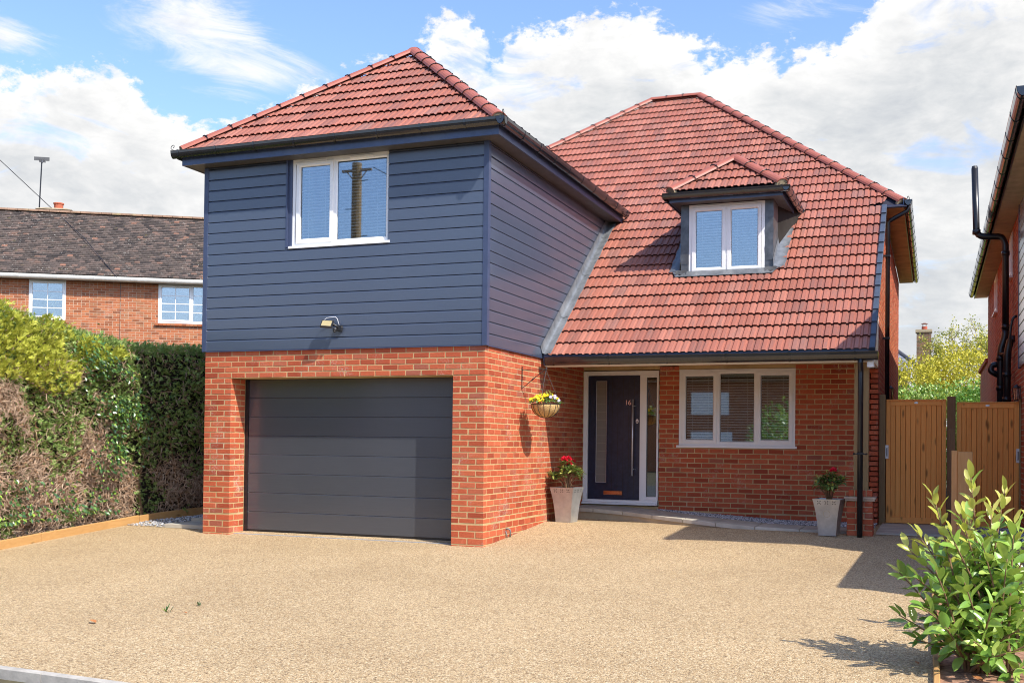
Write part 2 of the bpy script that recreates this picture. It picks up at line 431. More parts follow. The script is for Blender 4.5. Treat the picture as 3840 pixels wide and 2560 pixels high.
class Bricks:
    """list of axis-aligned bricks (in a local frame M); nearest n become parts of their own"""
    def __init__(s, M=None): s.b = []; s.M = M or Matrix.Identity(4)
    def add(s, x0, x1, y0, y1, z0, z1, par): 
        if x1-x0 > .02 and y1-y0 > .02 and z1-z0 > .015: s.b.append((x0, x1, y0, y1, z0, z1, par))
    def build(s, mat, n_ind, name='brick', rest='brickwork', split=True, c=.004, restpar=None):
        def key(b): return ((s.M @ Vector(((b[0]+b[1])/2, (b[2]+b[3])/2, (b[4]+b[5])/2)))-CAM).length
        bs = sorted(s.b, key=key) if split else s.b
        cache = {}
        pend = []
        for b in bs[:n_ind]:
            w, d, h = (round((b[1]-b[0])/.0125)*.0125 if 0 else round(b[1]-b[0], 3), round(b[3]-b[2], 3), round(b[5]-b[4], 3))
            k = (w, d, h, R.randrange(5))
            if k not in cache:
                mb = MB(); mb.add(*cham(w, d, h, c, .0018, R)); me = mb.mesh(name); me.materials.append(mat); cache[k] = me
            o = bpy.data.objects.new(name, cache[k])
            pend.append((o, b[6], s.M @ Matrix.Translation(((b[0]+b[1])/2, (b[2]+b[3])/2, (b[4]+b[5])/2))))
        for o, par, w in pend: link(o, par, w)
        rest_by = {}
        for b in bs[n_ind:]: rest_by.setdefault(restpar or b[6], []).append(b)
        for par, lst in rest_by.items():
            mb = MB()
            for b in lst:
                vs, fs = cham(b[1]-b[0], b[3]-b[2], b[5]-b[4], c, .0015, R)
                cx, cy, cz = (b[0]+b[1])/2, (b[2]+b[3])/2, (b[4]+b[5])/2
                mb.add([s.M @ Vector((x+cx, y+cy, z+cz)) for x, y, z in vs], fs)
            o = mb.build(rest, mat, par); kind(o, 'stuff')
CH = .0754; ZD = .211; JT = .0118
def courses(z0, z1):
    """(z bottom, z top, parity) of brick courses; damp course mortar at ZD"""
    out = []
    n = 0
    while ZD+n*CH < z1:
        a, b = ZD+n*CH+.012 if n == 0 else ZD+n*CH+JT/2, ZD+(n+1)*CH-JT/2
        out.append((a, min(b, z1), n % 2)); n += 1
    k = 0; z = ZD-.012
    while z > z0:
        out.append((z-.074, z, (k+1) % 2)); z -= .085; k += 1
    return out
def run(L, parity, first_stretch):
    """cut a run of length L into bricks: list of (a,b). first_stretch: length of the first brick"""
    out = []; a = 0.; w = first_stretch
    while a < L-.02:
        b = min(a+w, L); 
        if L-b < .05: b = L
        out.append((a, b)); a = b+JT; w = .225-JT
    return out
def subtract(segs, holes):
    for h0, h1 in holes:
        o = []
        for a, b in segs:
            if b <= h0 or a >= h1: o.append((a, b)); continue
            if a < h0-.025: o.append((a, h0))
            if b > h1+.025: o.append((h1, b))
        segs = o
    return segs

# ================================================================== GROUND
def gz(y):
    if y < -8: return -.31
    if y < 0: return -.07+.03*y
    if y < 2.3: return -.07+.075*y
    return .1025
def sheet(name, mat, xs, ys, dz, k='structure', poly=None):
    mb = MB(); n = len(ys)
    vs = [(x, y, gz(y)+dz) for x in xs for y in ys]
    fs = [(i*n+j, (i+1)*n+j, (i+1)*n+j+1, i*n+j+1) for i in range(len(xs)-1) for j in range(n-1)]
    mb.add(vs, fs); o = mb.build(name, mat); kind(o, k); return o
YS = [-400, -60, -8, -7.5, -7, -6, -5, -4, -3, -2, -1, 0, .4, .8, 1.2, 1.6, 2, 2.3, 3, 10, 60, 400]
GROUND = plain('dull_garden_ground', (.10, .085, .05), .95, .1, 4, .3, .5, 25.)
sheet('ground', GROUND, [-400, -60, -20, 0, 20, 60, 400], YS, -.06)
def strip(name, mat, quads, dz, k='structure', thick=0):
    mb = MB()
    for q in quads:
        top = [(x, y, gz(y)+dz) for x, y in q]
        n = len(q)
        if thick:
            bot = [(x, y, z-thick) for x, y, z in top]
            mb.add(top+bot, [tuple(range(n)), tuple(range(n, 2*n))[::-1]]+[(i, n+i, n+(i+1) % n, (i+1) % n) for i in range(n)])
        else: mb.add(top, [tuple(range(n))])
    o = mb.build(name, mat); kind(o, k); return o
kerbY = lambda x: -7.03-.045*(x+.5)-.012*max(x, 0)**1.6
# driveway surface: bounded by kerb, edging boards and the planted bed
dq = []
ysd = [-7.0, -6, -5, -4, -3, -2, -1, 0, .4, .8, 1.2, 1.6, 2, 2.3, 2.6, 3, 4.2]
def xl(y):
    pts = [(-7.4, -4.3), (-5, -4.85), (-2.42, -5.43), (-.17, -5.9), (.87, -5.87), (1.45, -5.5), (2.3, -5.3), (9, -5.3)]
    for (a, xa), (b, xb) in zip(pts, pts[1:]):
        if y <= b: return xa+(xb-xa)*max(0, (y-a))/(b-a)
    return -5.3
xss = [-5, -4, -3, -2, -1, 0, 1, 2, 3, 4, 4.7]
for a, b in zip(ysd, ysd[1:]):
    dq.append([(xl(a), a), (-4.0, a), (-4.0, b), (xl(b), b)])
    dq.append([(-4.0, a), (5.29, a), (5.29, b), (-4.0, b)])
# front edge to the kerb
for x0, x1 in ((-4.3, -2), (-2, 0), (0, 1), (1, 2), (2, 3), (3, 4.2), (4.2, 5.29)):
    dq.append([(x0, kerbY(x0)), (x1, kerbY(x1)), (x1, -7.0), (x0, -7.0)])
strip('driveway', GRAVEL, dq, 0)
strip('driveway_beyond_bed', GRAVEL, [[(5.95, -7.4), (14, -7.4), (14, 0), (5.95, 0)], [(5.95, 0), (14, 0), (14, 2.3), (5.95, 2.3)], [(5.29, .9), (5.95, .9), (5.95, 2.3), (5.29, 2.3)]], -.004)
strip('road', plain('grey_asphalt', (.07, .068, .065), .9, .2, 20, .25, .5, 60.), [[(-60, -8.8), (-60, -20), (60, -20), (60, -8.8)]], -.04)
strip('pavement', plain('pale_pavement', (.44, .38, .32), .9, .2, 6, .2, .5, 50., dirt=(.3, .25, .2)), [[(-60, -8.8), (60, -8.8), (60, -7.9), (-60, -6.9)]], -.03)
# kerb stones
kb = thing('concrete_edging', 'pale concrete edging kerb at the road end of the gravel driveway', 'kerb', (0, -7.1, -.3))
xk = -4.6
while xk < 6.2:
    x1 = xk+.905
    a = Vector((xk, kerbY(xk), 0)); b = Vector((x1, kerbY(x1), 0)); t = (b-a).normalized(); nrm = Vector((t.y, -t.x, 0))
    mb = MB(); L = (b-a).length
    mb.prism([(0, -.25), (0, -.004), (.006, .002), (.052, .002), (.06, -.006), (.06, -.25)], frame(Vector((a.x, a.y, gz(-7.1)+.012)), nrm, Z_, t), 0, L-.006)
    mb.build('kerb_stone', CONC, kb); xk = x1
# left timber edging boards (sleepers on edge)
def board(pts, label, h=.11, w=.05, mat=SLEEP, name='timber_edging', grp='timber boards edging the driveway'):
    mb = MB()
    top = []; n = len(pts)
    L = []; Rr = []
    for i, (x, y) in enumerate(pts):
        a = Vector((*pts[max(i-1, 0)], 0)); b = Vector((*pts[min(i+1, n-1)], 0)); t = (b-a).normalized(); nn = Vector((t.y, -t.x, 0))
        p = Vector((x, y, gz(y))); L.append(p+nn*w/2); Rr.append(p-nn*w/2)
    vs = []
    for l, r_ in zip(L, Rr): vs += [l+Z_*-.2, l+Z_*(h-.006), l+Z_*h-(l-r_).normalized()*.006, r_+Z_*h+(l-r_).normalized()*.006, r_+Z_*(h-.006), r_-Z_*.2]
    fs = [(i*6+k, (i+1)*6+k, (i+1)*6+k+1, i*6+k+1) for i in range(n-1) for k in range(5)]+[tuple(range(6)), tuple((n-1)*6+k for k in range(6))[::-1]]
    mb.add(vs, fs); o = mb.build(name, mat); tag(o, label, 'edging board', grp); return o
board([(-4.35, -7.2), (-4.9, -4.8), (-5.2, -3.5), (-5.44, -2.42), (-5.62, -1.6)], 'nearest light timber edging board below the ivy and dead twigs of the hedge')
board([(-5.625, -1.59), (-5.80, -.7), (-5.92, -.05), (-5.93, .35), (-5.92, .62)], 'long sunlit timber edging board with dark grain rings, middle of the hedge run')
board([(-5.92, .63), (-5.88, 1.0), (-5.75, 1.45), (-5.45, 2.2), (-5.4, 6), (-5.4, 9)], 'shaded brown timber edging board running behind the brick garage pier', h=.10)
board([(5.28, -7.4), (5.29, -5.2), (5.28, -2.7), (5.27, -.9)], 'narrow timber board between the gravel drive and the laurel bed', h=.045, w=.04)
board([(6.0, -7.4), (6.02, -4.8), (5.97, -2.4)], 'timber board on the far side of the laurel bed', h=.045, w=.05)
# soil
strip('hedge_soil', SOIL, [[(-7.4, -7), (-4.5, -7), (-5.0, -4.8), (-7.4, -4.8)], [(-7.4, -4.8), (-4.9, -4.8), (-5.47, -2.42), (-7.4, -2.42)], [(-7.4, -2.42), (-5.47, -2.42), (-5.94, 0), (-7.4, 0)], [(-7.4, 0), (-5.94, 0), (-5.9, 1), (-7.4, 1)], [(-7.4, 1), (-5.9, 1), (-5.43, 2.3), (-7.4, 2.3)], [(-7.4, 2.3), (-5.43, 2.3), (-5.43, 12), (-7.4, 12)]], .03)
strip('bed_soil', plain('bark_chip_soil', (.30, .17, .11), .95, .1, 22, .6, .9, 40., dirt=(.12, .07, .04)), [[(5.29, -7.4), (6.0, -7.4), (6.0, -1), (5.29, -.9)], [(5.29, -.9), (6.0, -1), (6.0, 0), (5.29, 0)], [(5.29, 0), (6.0, 0), (6.0, .9), (5.29, .9)]], .006)
# slab path left of the garage, with pebbles beside it
lp = kind(MB().build('side_path', CONC), 'structure')
ya = .30
for k in range(8):
    yb = ya+.6
    zt = gz((ya+yb)/2)+.035
    B('slab', PAVE, lp, (-5.16, ya, zt-.06, -4.3, yb-.008, zt), bev=.004); ya = yb
strip('side_path_bed', SAND, [[(-5.3, .28), (-4.28, .28), (-4.28, 1), (-5.5, 1)], [(-5.5, 1), (-4.28, 1), (-4.28, 2.3), (-5.4, 2.3)], [(-5.4, 2.3), (-4.28, 2.3), (-4.28, 6), (-5.4, 6)]], .004)
def pebbles(name, label_kind, region, n, size=(.008, .018)):
    mb = MB(); oc = [(1,0,0),(-1,0,0),(0,1,0),(0,-1,0),(0,0,.7),(0,0,-.7)]; of = [(0,2,4),(2,1,4),(1,3,4),(3,0,4),(2,0,5),(1,2,5),(3,1,5),(0,3,5)]
    for _ in range(n):
        x, y, z = region()
        s_ = R.uniform(*size); a = R.uniform(0, PI); ca, sa = math.cos(a), math.sin(a); sx = R.uniform(.7, 1.3)
        mb.add([(x+s_*(p[0]*sx*ca-p[1]*sa), y+s_*(p[0]*sx*sa+p[1]*ca), z+s_*p[2]+s_*.3) for p in oc], of)
    return kind(mb.build(name, PEB), 'stuff')
def reg1():
    y = R.uniform(.3, 4); x = R.uniform(xl(y)+.04, -5.16); return x, y, gz(y)+.01
pebbles('pebbles_beside_path', '', reg1, 2600)

# ================================================================== THE HOUSE
H = thing('detached_house', 'brick house with navy clad upper storey over the garage and red tiled roofs', 'house', (0, 0, -.07))
XL, YW, XR = -4.265, 4.103, 4.507
m_ = .003   # mortar recess
# --- brick walls: cores in mortar colour
gw = B('garage_wall', MORTAR, H,
       (XL+m_, m_, -.4, -3.823-m_, .36, 2.093), (-.445+m_, m_, -.4, -m_, .36, 2.093), (XL+m_, m_, 2.097, -m_, .36, 2.52),
       (XL+m_, .36, -.4, XL+.3, 5.4, 2.52), (-.3, .36, -.4, -m_, YW+.2, 2.52))
fwl = B('porch_wall', MORTAR, H,
        (1.245+m_, YW+m_, -.4, 1.56-m_, YW+.25, 2.9), (3.33+m_, YW+m_, -.4, XR-m_, YW+.25, 3.9), (1.56-m_, YW+m_, -.4, 3.33+m_, YW+.25, 1.235-m_),
        (-.001, YW+m_, 2.42+m_, 3.33+m_, YW+.25, 3.9), (-.3, YW+m_, -.4, 0.0, YW+.25, 3.9), (0, YW+m_, -.4, 1.245+m_, YW+.25, .27))
sw_mb = MB()
M0 = frame(Vector((XR-m_-.25, 0, 0)), Y_, Z_, X_)
sw_mb.prism([(YW+m_, -.4), (13.6, -.4), (13.6, 5.02), (5.45, 5.02), (YW+m_, 3.90)], M0, 0, .25)
swl = sw_mb.build('side_wall', MORTAR, H)
bk = B('back_wall', MORTAR, H, (XL, 13.3, -.4, XR-.3, 13.6, 5.0), (XL, 5.4, -.4, XL+.3, 13.3, 5.0))
BR = Bricks()
for z0, z1, par in courses(-.18, 2.52):
    # garage front
    w0 = .215 if par == 1 else .1025     # the last visible course under the cladding is par of top row
    top = z0 > 2.09
    segs = run(-XL, par, w0)
    segs = [(XL+a, XL+b) for a, b in segs]
    holes = [] if top else [(-3.823, -.445)]
    # tidy: at jambs close with header / stretcher, as real bonding does
    segs = subtract(segs, [(h0-.001, h1+.001) for h0, h1 in holes])
    if not top:
        A = [(XL, -4.05), (-4.04, -3.823)] if par == 1 else [(XL, -4.1625), (-4.1525, -3.9375), (-3.9275, -3.823)]
        C_ = [(-.445, -.2275), (-.2175, 0)] if par == 1 else [(-.445, -.3425), (-.3325, -.1175), (-.1075, 0)]
        segs = [(a+(.002 if abs(a-XL) > .01 and abs(a+.445) > .01 else 0), b-(.002 if abs(b) > .01 and abs(b+3.823) > .01 else 0)) for a, b in A+C_]
    for a, b in segs:
        d = .1025
        if abs(b) < .003 or abs(a-XL) < .003 or abs(b+3.823) < .003:
            d = .1025 if par == 1 else .215
        BR.add(a, b, 0, d, z0, z1, gw)
    # reveal of the left pier
    if not top:
        s = .1125 if par == 1 else .225
        for a, b in ([(s, .33)] if par == 1 else [(s, .33)]): BR.add(-3.9255, -3.823, a, b, z0, z1, gw)
    # garage side wall (faces +X)
    s = .1125 if par == 1 else .225
    y = s
    while y < YW-.03:
        e = min(y+.215, YW-.002); BR.add(-.1025, 0, y, e, z0, z1, gw); y = e+JT
    # left wall of the garage
    y = s
    while y < 5.2: BR.add(XL, XL+.1025, y, y+.215, z0, z1, gw); y += .225
nfront = len(BR.b)
for z0, z1, par in courses(.02, 3.9):
    segs = [(XR-b, XR-a) for a, b in run(XR-.002, par, .215 if par == 0 else .1025)]
    hol = []
    if z1 > .27 and z0 < 2.41: hol.append((-.01, 1.245))
    if z1 > 1.24 and z0 < 2.41: hol.append((1.56, 3.33))
    segs = subtract(segs, hol)
    if z0 < 2.56:
        for a, b in segs:
            d = .1025 if (abs(b-XR) > .003 or par == 0) else .215
            zz1 = min(z1, 1.232) if (a < 3.33 and b > 1.56 and z0 < 1.2 and z1 > 1.235) else z1
            BR.add(a, b, YW, YW+d, z0, zz1, fwl)
    else:
        pass
    # right-hand side wall
for z0, z1, par in courses(.02, 5.0):
    y = YW+(.1125 if par == 0 else .225)
    if z0 > 2.56: y = YW+.0
    while y < 13.6:
        e = min(y+.215, 13.6)
        if z1 < 2.49+.76*(y-2.05)-.12: BR.add(XR-.1025, XR, y, e, z0, z1, swl)
        y = e+JT
BR.build(BRICK, 300)
# damp course line: wider mortar shows by itself
# --- garage door
gd = thing_part = MB().box(-3.823+.005, .36, 2.02, -.445-.005, .40, 2.092).build('garage_door', BLACK, H)
zs = [2.092, 1.835, 1.57, 1.305, 1.04, .775, .505, .24, -.015]
for a, b in zip(zs, zs[1:]):
    mb = MB()
    prof = [(b+.001, .02), (b+.001, .004), (b+.002, .0), (a-.008, .0), (a-.001, .005), (a-.002, .02)]
    mb.prism([(y, z) for z, y in prof], frame(Vector((0, .345, 0)), Y_, Z_, X_), -3.76, -.50)
    mb.build('panel', DOORM, gd)
B('bottom_seal', BLACK, gd, (-3.765, .35, -.06, -.495, .38, -.016))
B('door_frame', BLACK, gd, (-3.822, .335, -.07, -3.765, .37, 2.09), (-.497, .335, -.07, -.446, .37, 2.09))
B('threshold', plain('grey_threshold', (.30, .31, .33), .6, .4, 10, .15), gd, (-3.82, .10, -.2, -.446, .345, -.058))
# --- cladding
zc0, zc1 = 2.474, 5.05
core = B('upper_wall', TRIM, H,
         (XL, .0, 2.53, -2.93, .2, 5.051), (-1.394, .0, 2.53, 0, .2, 5.051), (-2.93, .0, 2.53, -1.394, .2, 3.86),
         (-.2, .2, 2.53, 0, 5.6, 5.051), (XL, .2, 2.53, XL+.2, 6, 5.051))
pp = []
z = zc0; k = 0
def plankprof(z0, z1):
    return [(-.024, z0+.002), (-.028, z0+.003), (-.029, z1-.022), (-.019, z1-.004), (-.010, z1+.001), (-.010, z0+.002)]
def plank(P0, Ldir, out, L0, L1, z0, z1, mat, par):
    prof = [(-a, b) for a, b in plankprof(z0, z1)]
    mb = MB(); mb.prism(prof, frame(Vector(P0), Vector(out), Z_, Vector(Ldir)), L0, L1)
    o = mb.build('plank', mat, par); return o
while z < zc1-.01:
    z1 = min(z+.15, zc1)
    if z1 > 3.86 and z < 5.05:
        if z < 3.85: 
            pass
        plank((0, 0, 0), (1, 0, 0), (0, -1, 0), XL+.035, -2.955, z, z1, CLAD, core)
        plank((0, 0, 0), (1, 0, 0), (0, -1, 0), -1.392, -.035, z, z1, CLAD, core)
        if z < 3.855-.02: plank((0, 0, 0), (1, 0, 0), (0, -1, 0), -2.953, -1.394, z, 3.852, CLAD, core)
    else:
        plank((0, 0, 0), (1, 0, 0), (0, -1, 0), XL+.035, -.035, z, z1, CLAD, core)
    # side: ends on the tiled slope
    zr = z1+.02
    yend = 2.05+(zr-2.52)/.76+.05 if zr > 2.52 else 2.10
    yend = max(yend, 2.06)
    plank((0, 0, 0), (0, 1, 0), (1, 0, 0), .035, min(yend, 5.4), z, z1, CLAD, core)
    plank((XL, 0, 0), (0, 1, 0), (-1, 0, 0), .035, 6, z, z1, CLAD, core)
    z += .15
B('corner_trim', TRIM, core, (-.036, -.036, 2.466, .036, -.002, 5.05), (.002, -.002, 2.466, .036, .036, 5.05), bev=.002)
B('corner_trim', TRIM, core, (XL-.036, -.036, 2.466, XL+.036, -.002, 5.05), (XL-.036, -.002, 2.466, XL-.002, .036, 5.05), bev=.002)
B('starter_trim', TRIM, core, (XL+.037, -.026, 2.462, -.037, -.004, 2.477), (.004, .037, 2.462, .026, 2.1, 2.477))
# --- windows
def window(par, O, U, N, w, h, lights, name='window', sill=True, slats=True, fr=.045, depth=.07, seed=0, mull=.05, vents=True, room=True, slatpitch=.041, bar=None):
    """O bottom-left-front corner; U along, N outward. lights: list of (u0,u1,openable)"""
    M_ = frame(Vector(O), Vector(U), Z_, Vector(N))      # local x=u, y=z, z=outward
    def bx(mb, u0, v0, n0, u1, v1, n1): mb.box(u0, v0, n0, u1, v1, n1, M=M_)
    mb = MB()
    bx(mb, 0, 0, -depth, w, fr, 0); bx(mb, 0, h-fr*1.25, -depth, w, h, 0)
    bx(mb, 0, fr, -depth, fr, h-fr*1.25, 0); bx(mb, w-fr, fr, -depth, w, h-fr*1.25, 0)
    for (a, b, _), (c, d_, _) in zip(lights, lights[1:]): bx(mb, b, fr, -depth, c, h-fr*1.25, -.001)
    win = mb.build(name, UPVC, par)
    for a, b, op in lights:
        g0, g1, z0, z1 = a, b, fr, h-fr*1.25
        if op:
            s = .058
            smb = MB(); e = .004
            prof_o = .014
            # mitred sash: outer face proud of the frame, sloping glazing bead
            def ring(i0, n0, i1, n1):
                q = []
                for i, n_ in ((i0, n0), (i1, n1)):
                    q += [M_ @ Vector(p) for p in ((g0-.012+i, z0-.010+i, n_), (g1+.012-i, z0-.010+i, n_), (g1+.012-i, z1+.010-i, n_), (g0-.012+i, z1+.010-i, n_))]
                smb.add(q, [(k, (k+1) % 4, 4+(k+1) % 4, 4+k) for k in range(4)])
            ring(0, -.01, 0, prof_o); ring(0, prof_o, s-.014, prof_o); ring(s-.014, prof_o, s, -.004); ring(s, -.004, s, -.03)
            sash = smb.build('sash', UPVC, win)
            g0, g1, z0, z1 = g0-.012+s, g1+.012-s, z0-.01+s, z1+.01-s
        else:
            smb = MB()
            def ring2(i0, n0, i1, n1):
                q = []
                for i, n_ in ((i0, n0), (i1, n1)):
                    q += [M_ @ Vector(p) for p in ((g0+i, z0+i, n_), (g1-i, z0+i, n_), (g1-i, z1-i, n_), (g0+i, z1-i, n_))]
                smb.add(q, [(k, (k+1) % 4, 4+(k+1) % 4, 4+k) for k in range(4)])
            ring2(0, -.004, .016, -.018); ring2(.016, -.018, .016, -.03)
            smb.build('glazing_bead', UPVC, win)
            g0, g1, z0, z1 = g0+.016, g1-.016, z0+.016, z1-.016
        pmb = MB(); bx(pmb, g0-.004, z0-.004, -.027, g1+.004, z1+.004, -.022); pmb.build('pane', GLASS, win)
        # dark gasket
        kmb = MB()
        for q in ((g0-.003, z0-.003, g0+.004, z1+.003), (g1-.004, z0-.003, g1+.003, z1+.003), (g0+.004, z0-.003, g1-.004, z0+.004), (g0+.004, z1-.004, g1-.004, z1+.003)):
            bx(kmb, q[0], q[1], -.0215, q[2], q[3], -.019)
        kmb.build('gasket', BLACK, win)
        if bar:
            nu, nv = bar; gm = MB()
            for k in range(1, nu): x = g0+(g1-g0)*k/nu; bx(gm, x-.011, z0, -.021, x+.011, z1, -.014)
            for k in range(1, nv): y = z0+(z1-z0)*k/nv; bx(gm, g0, y-.011, -.0212, g1, y+.011, -.0142)
            gm.build('glazing_bar', UPVC, win)
        if slats:
            bmb = MB(); z = z0+.015; rr = random.Random(seed+int(a*100))
            while z < z1-.02:
                dz = rr.uniform(-.0012, .0012)
                vs = [M_ @ Vector(p) for p in ((g0+.004, z-.008+dz, -.055), (g1-.004, z-.008+dz, -.055), (g1-.004, z+.009+dz, -.070), (g0+.004, z+.009+dz, -.070),
                                                (g0+.004, z-.0095+dz, -.056), (g1-.004, z-.0095+dz, -.056), (g1-.004, z+.0075+dz, -.071), (g0+.004, z+.0075+dz, -.071))]
                bmb.add(vs, [(0, 1, 2, 3), (4, 7, 6, 5), (0, 4, 5, 1), (2, 6, 7, 3)]); z += slatpitch
            for uu in (g0+(g1-g0)*.22, g0+(g1-g0)*.8):
                bx(bmb, uu-.002, z0, -.053, uu+.002, z1, -.051)
            bx(bmb, g0, z1-.03, -.09, g1, z1+.02, -.05)
            bo = bmb.build('blind', BLIND, win); kind(bo, 'stuff')
        if vents and (g1-g0) > .3:
            vm = MB(); c = (a+b)/2; L = min(.18, (b-a)*.4)
            bx(vm, c-L, h-fr*.95, 0, c+L, h-fr*.95+.022, .012); vm.build('trickle_vent', UPVC, win)
    if sill:
        sm = MB(); sm.prism([(-.02, -.035), (.05, -.035), (.05, -.004), (-.02, .002)], frame(Vector(O), Vector(N), Z_, Vector(U)), -.03, w+.03 if sill is True else w)
        sm.build('sill', UPVC, win)
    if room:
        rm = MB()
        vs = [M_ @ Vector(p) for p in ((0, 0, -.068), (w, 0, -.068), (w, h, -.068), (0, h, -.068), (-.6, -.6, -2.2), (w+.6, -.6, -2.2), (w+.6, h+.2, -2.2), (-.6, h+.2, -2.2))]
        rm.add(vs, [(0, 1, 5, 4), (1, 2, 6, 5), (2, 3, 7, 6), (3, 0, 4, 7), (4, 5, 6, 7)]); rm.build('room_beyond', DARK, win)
    return win
# upstairs window over the garage, set in a small reveal
w1 = window(H, (-2.875, .012, 3.875), (1, 0, 0), (0, -1, 0), 1.482, 1.177, [(.075, .62, True), (.675, 1.44, False)], 'upstairs_window', sill=True, seed=3)
B('window_trim', TRIM, core, (-2.955, -.034, 3.856, -2.932, .02, 5.05), (-2.932, -.003, 3.856, -2.877, .02, 5.05))
# porch window
w2 = window(H, (1.562, YW+.008, 1.24), (1, 0, 0), (0, -1, 0), 1.766, 1.176, [(.062, .575, True), (.625, 1.165, False), (1.215, 1.715, True)], 'porch_window', seed=9)
# --- front door
fd = B('front_door_frame', UPVC, H, (.0, YW+.0, .36, .075, YW+.07, 2.34), (.0, YW+.001, 2.34, 1.235, YW+.07, 2.408), (.935, YW+.0, .36, 1.045, YW+.07, 2.34), (1.205, YW+.0, .36, 1.235, YW+.07, 2.34), (1.045, YW+.0, 2.30, 1.205, YW+.07, 2.34), (1.045, YW+.0, .36, 1.205, YW+.07, .42), bev=.004)
B('door_sill', UPVC, fd, (-.018, YW-.05, .285, 1.232, YW+.07, .318), (-.0, YW-.012, .319, 1.232, YW+.07, .359), bev=.004)
DN = plain('navy_door', (.020, .026, .052), .35, .5, 14, .25, .25, 30.)
slab = B('door_leaf', DN, fd, (.08, YW+.025, .362, .21, YW+.065, 2.335), (.385, YW+.025, .362, .93, YW+.065, 2.335), (.21, YW+.025, .362, .385, YW+.065, .63), (.21, YW+.025, 2.25, .385, YW+.065, 2.335))
gmb = MB()
for k in range(5):
    x = .475+k*.09
    gmb.box(x, YW+.0235, .40, x+.006, YW+.026, 2.30)
gmb.build('door_groove', BLACK, slab)
B('door_moulding', DN, slab, (.185, YW+.012, .60, .21, YW+.03, 2.28), (.385, YW+.012, .60, .41, YW+.03, 2.28), (.21, YW+.012, .60, .385, YW+.03, .63), (.21, YW+.012, 2.25, .385, YW+.03, 2.28), bev=.004)
B('door_glazing_bead', STEEL, slab, (.21, YW+.022, .63, .216, YW+.028, 2.25), (.379, YW+.022, .63, .385, YW+.028, 2.25), (.216, YW+.022, .63, .379, YW+.028, .636), (.216, YW+.022, 2.244, .379, YW+.028, 2.25))
def frosted():
    m, N = new('frosted_glass'); p = coords(N, 'pos')
    c = N.mix(N.mapr(N.math('FRACT', N.math('MULTIPLY', N('ShaderNodeSeparateXYZ', ins={0: p}).outputs[2], 8.)), .0, .12), (.30, .27, .22), (.22, .20, .17))
    finish(N, c, .12, .8, N.noise(p, 3, 3, .5), .05, .01); return m
B('door_glass', frosted(), slab, (.216, YW+.034, .636, .379, YW+.04, 2.244))
B('sidelight_pane', GLASS, fd, (1.05, YW+.03, .425, 1.2, YW+.036, 2.295))
B('sidelight_gasket', BLACK, fd, (1.045, YW+.012, .42, 1.052, YW+.029, 2.30), (1.198, YW+.012, .42, 1.205, YW+.029, 2.30))
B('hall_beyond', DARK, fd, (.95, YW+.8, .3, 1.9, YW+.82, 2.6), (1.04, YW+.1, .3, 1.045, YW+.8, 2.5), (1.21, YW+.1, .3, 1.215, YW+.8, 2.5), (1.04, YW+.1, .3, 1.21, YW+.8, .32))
hm = MB(); hm.tube([(.832, YW-.055, .745), (.832, YW-.055, 1.955)], .014, 10)
hm.tube([(.832, YW-.055, .85), (.86, YW+.03, .85)], .009, 8); hm.tube([(.832, YW-.055, 1.85), (.86, YW+.03, 1.85)], .009, 8)
hm.build('pull_handle', STEEL, slab, smooth=True)
lm = MB(); lm.prism([(.022*math.cos(t), .035*math.sin(t)) for t in [2*PI*k/14 for k in range(14)]], frame(Vector((.888, YW+.027, 1.61)), X_, Z_, -Y_), 0, .012); lm.build('lock', STEEL, slab)
lm = MB(); lm.prism([(.010*math.cos(t), .016*math.sin(t)) for t in [2*PI*k/10 for k in range(10)]], frame(Vector((.888, YW+.014, 1.60)), X_, Z_, -Y_), 0, .004); lm.build('keyhole', BLACK, slab)
B('letterbox', BRASS, slab, (.345, YW+.012, .435, .655, YW+.03, .50), bev=.004)
B('letterbox_flap', plain('flap', (.75, .42, .28), .22, .5, 50, .1, metal=1.), slab, (.36, YW+.008, .447, .64, YW+.0125, .488))
tcv = bpy.data.curves.new('house_number', 'FONT'); tcv.body = '16'; tcv.size = .112; tcv.extrude = .003; tcv.space_character = .92
tcv.materials.append(plain('rose_metal_number', (.85, .62, .55), .3, .5, 30, .1, metal=.6))
tmp = bpy.data.objects.new('tmp_number', tcv); COL.objects.link(tmp)
bpy.context.view_layer.update()
nme = bpy.data.meshes.new_from_object(tmp.evaluated_get(bpy.context.evaluated_depsgraph_get())); nme.name = 'house_number'
bpy.data.objects.remove(tmp)
to = bpy.data.objects.new('house_number', nme)
link(to, slab, frame(Vector((.683, YW+.021, 1.868)), X_, Z_, -Y_))

# --- roofs
U_ = .098
def tile_profile():
    pts = []
    for k in range(2):
        b = k*U_
        pts += [(b+.0015, .016), (b+.052, .016), (b+.063, .0), (b+.084, .0), (b+.0955, .016)]
    pts[-1] = (2*U_-.0015, .016)
    # mock joint between the two rolls
    i = 5
    pts.insert(i, (U_-.0005, .006))
    return pts
TP = tile_profile(); GA = .325
def tile_geo(L=GA+.012, tail=.033, head=.006, th=.016, rg=None):
    n = len(TP); vs = []
    for (u, h) in TP: vs.append((u, -.0, tail+h))
    for (u, h) in TP: vs.append((u, L, head+h))
    for (u, h) in TP: vs.append((u, .014, tail+h-th))
    fs = [(i, i+1, n+i+1, n+i) for i in range(n-1)]
    fs += [(2*n+i, 2*n+i+1, i+1, i) for i in range(n-1)]
    b = len(vs); vs += [(TP[0][0], L, head-.002), (TP[-1][0], L, head-.002)]
    fs += [(2*n, 0, n, b), (n-1, 3*n-1, b+1, 2*n-1)]
    return vs, fs
